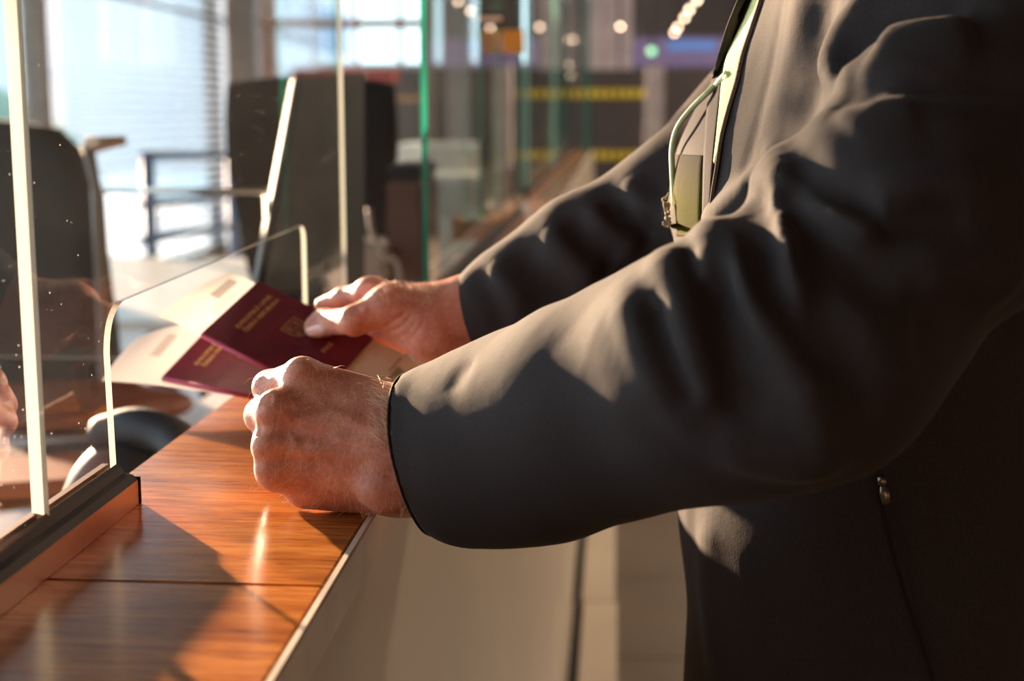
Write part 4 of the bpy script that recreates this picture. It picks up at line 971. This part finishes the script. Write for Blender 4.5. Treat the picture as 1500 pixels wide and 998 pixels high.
# cord of the badge lanyard
cp = [J.hit(1068, 110) - ray(1068, 110) * .006, P(1052, 122, 1.0), P(1035, 137, 1.0), P(1012, 160, 1.01), P(993, 186, 1.02), P(985, 215, 1.03), P(985, 250, 1.03), P(988, 300, 1.035)]
ln = tag(tube('lanyard_cord', catmull(cp, 8), .0021, M['cord']), 'pale green lanyard cord looping off the jacket front', 'cord')
tube('cord_clip', catmull([P(1072, 102, .985), P(1062, 112, .99), P(1050, 124, 1.0)], 5), [.0008] * 3 + [.003] * 6 + [.0024] * 2, M['cord'], ln)
th_ = bmesh.new()
for k in range(10):
    a = P(981 + random.uniform(-3, 2), 285 + k * 5 + random.uniform(-3, 3), 1.03); tube_bm(th_, catmull([a, a + np.array([random.uniform(-.004, -.001), -.001, random.uniform(-.005, .005)]), a + np.array([-.0015, 0, random.uniform(-.006, .001)])], 4), random.uniform(.0006, .0014), 5)
o = bmdone(th_, 'frayed_edge', M['fray'], body, True)
# trousers
T = Solid().econe((.20, 1.07, .70), (.195, 1.07, .86), (.12, .17), (.125, .172), .05)
T.chain([(.21, .98, .74), (.19, .97, .45), (.20, .96, .10)], [.085, .065, .055], .04).chain([(.21, 1.16, .74), (.19, 1.17, .45), (.20, 1.18, .10)], [.085, .065, .055], .04)
v, f = T.mesh((.02, .80, .04), (.40, 1.36, .90), .008); link('trousers', np_mesh('trousers', [(v, f)]), M['trouser'], body)
for y in (.96, 1.18):
    s = Solid().cone((.21, y, .045), (.08, y, .035), .045, .038, .03); v, f = s.mesh((.0, y - .08, 0.0), (.30, y + .08, .12), .006); v[:, 2] = np.maximum(v[:, 2], .002); link('shoe', np_mesh('shoe', [(v, f)]), M['black'], body)
hr = Solid().ell(NK + [-.030, 0, .262], (.098, .082, .105), .02); v, f = hr.mesh(NK + [-.14, -.1, .1], NK + [.1, .1, .4], .008); k = v[:, 0] > -1; link('hair', np_mesh('hair', [(v, f)]), M['hairdark'], body)

# fine fair hairs on the fist and wrist
def hairs(name, solid, region, n, ang, ln_, rad=.0001, dens=None):
    bm = bmesh.new(); rs = np.random.RandomState(n); q = np.stack([rs.uniform(region[0], region[2], n), rs.uniform(region[1], region[3], n)], 1)
    hp, ok = solid.hits(q, .7, 1.35); q, hp = q[ok], hp[ok]; e = .0006
    G = np.stack([solid.base(hp + np.eye(3)[k] * e) - solid.base(hp - np.eye(3)[k] * e) for k in range(3)], 1); G /= np.linalg.norm(G, axis=1)[:, None] + 1e-9
    for (px, py), h, g in zip(q, hp, G):
        a = ang(px, py) + random.gauss(0, .3); dv = rt * math.cos(a) + up * math.sin(a); dv = dv - g * (dv @ g); dv /= np.linalg.norm(dv) + 1e-9
        l = ln_ * random.uniform(.5, 1.3); p1 = h + dv * l * .5 + g * l * .28; p2 = h + dv * l + g * l * .30
        tube_bm(bm, [h - g * .0003, p1, p2], [rad, rad * .8, rad * .3], 3)
    o = bmdone(bm, name, M['hair'], body, True); o['kind'] = 'stuff'; return o
hairs('hand_hair', L, (375, 525, 610, 752), 520, lambda x, y: -2.0 + (x - 380) / 230 * .7 if y < 690 else -2.5 + (x - 380) / 230, .0085)
hairs('wrist_hair', L, (555, 560, 605, 660), 260, lambda x, y: 2.4, .011)
hairs('hand_hair', H, (555, 410, 640, 450), 160, lambda x, y: 2.0, .006)
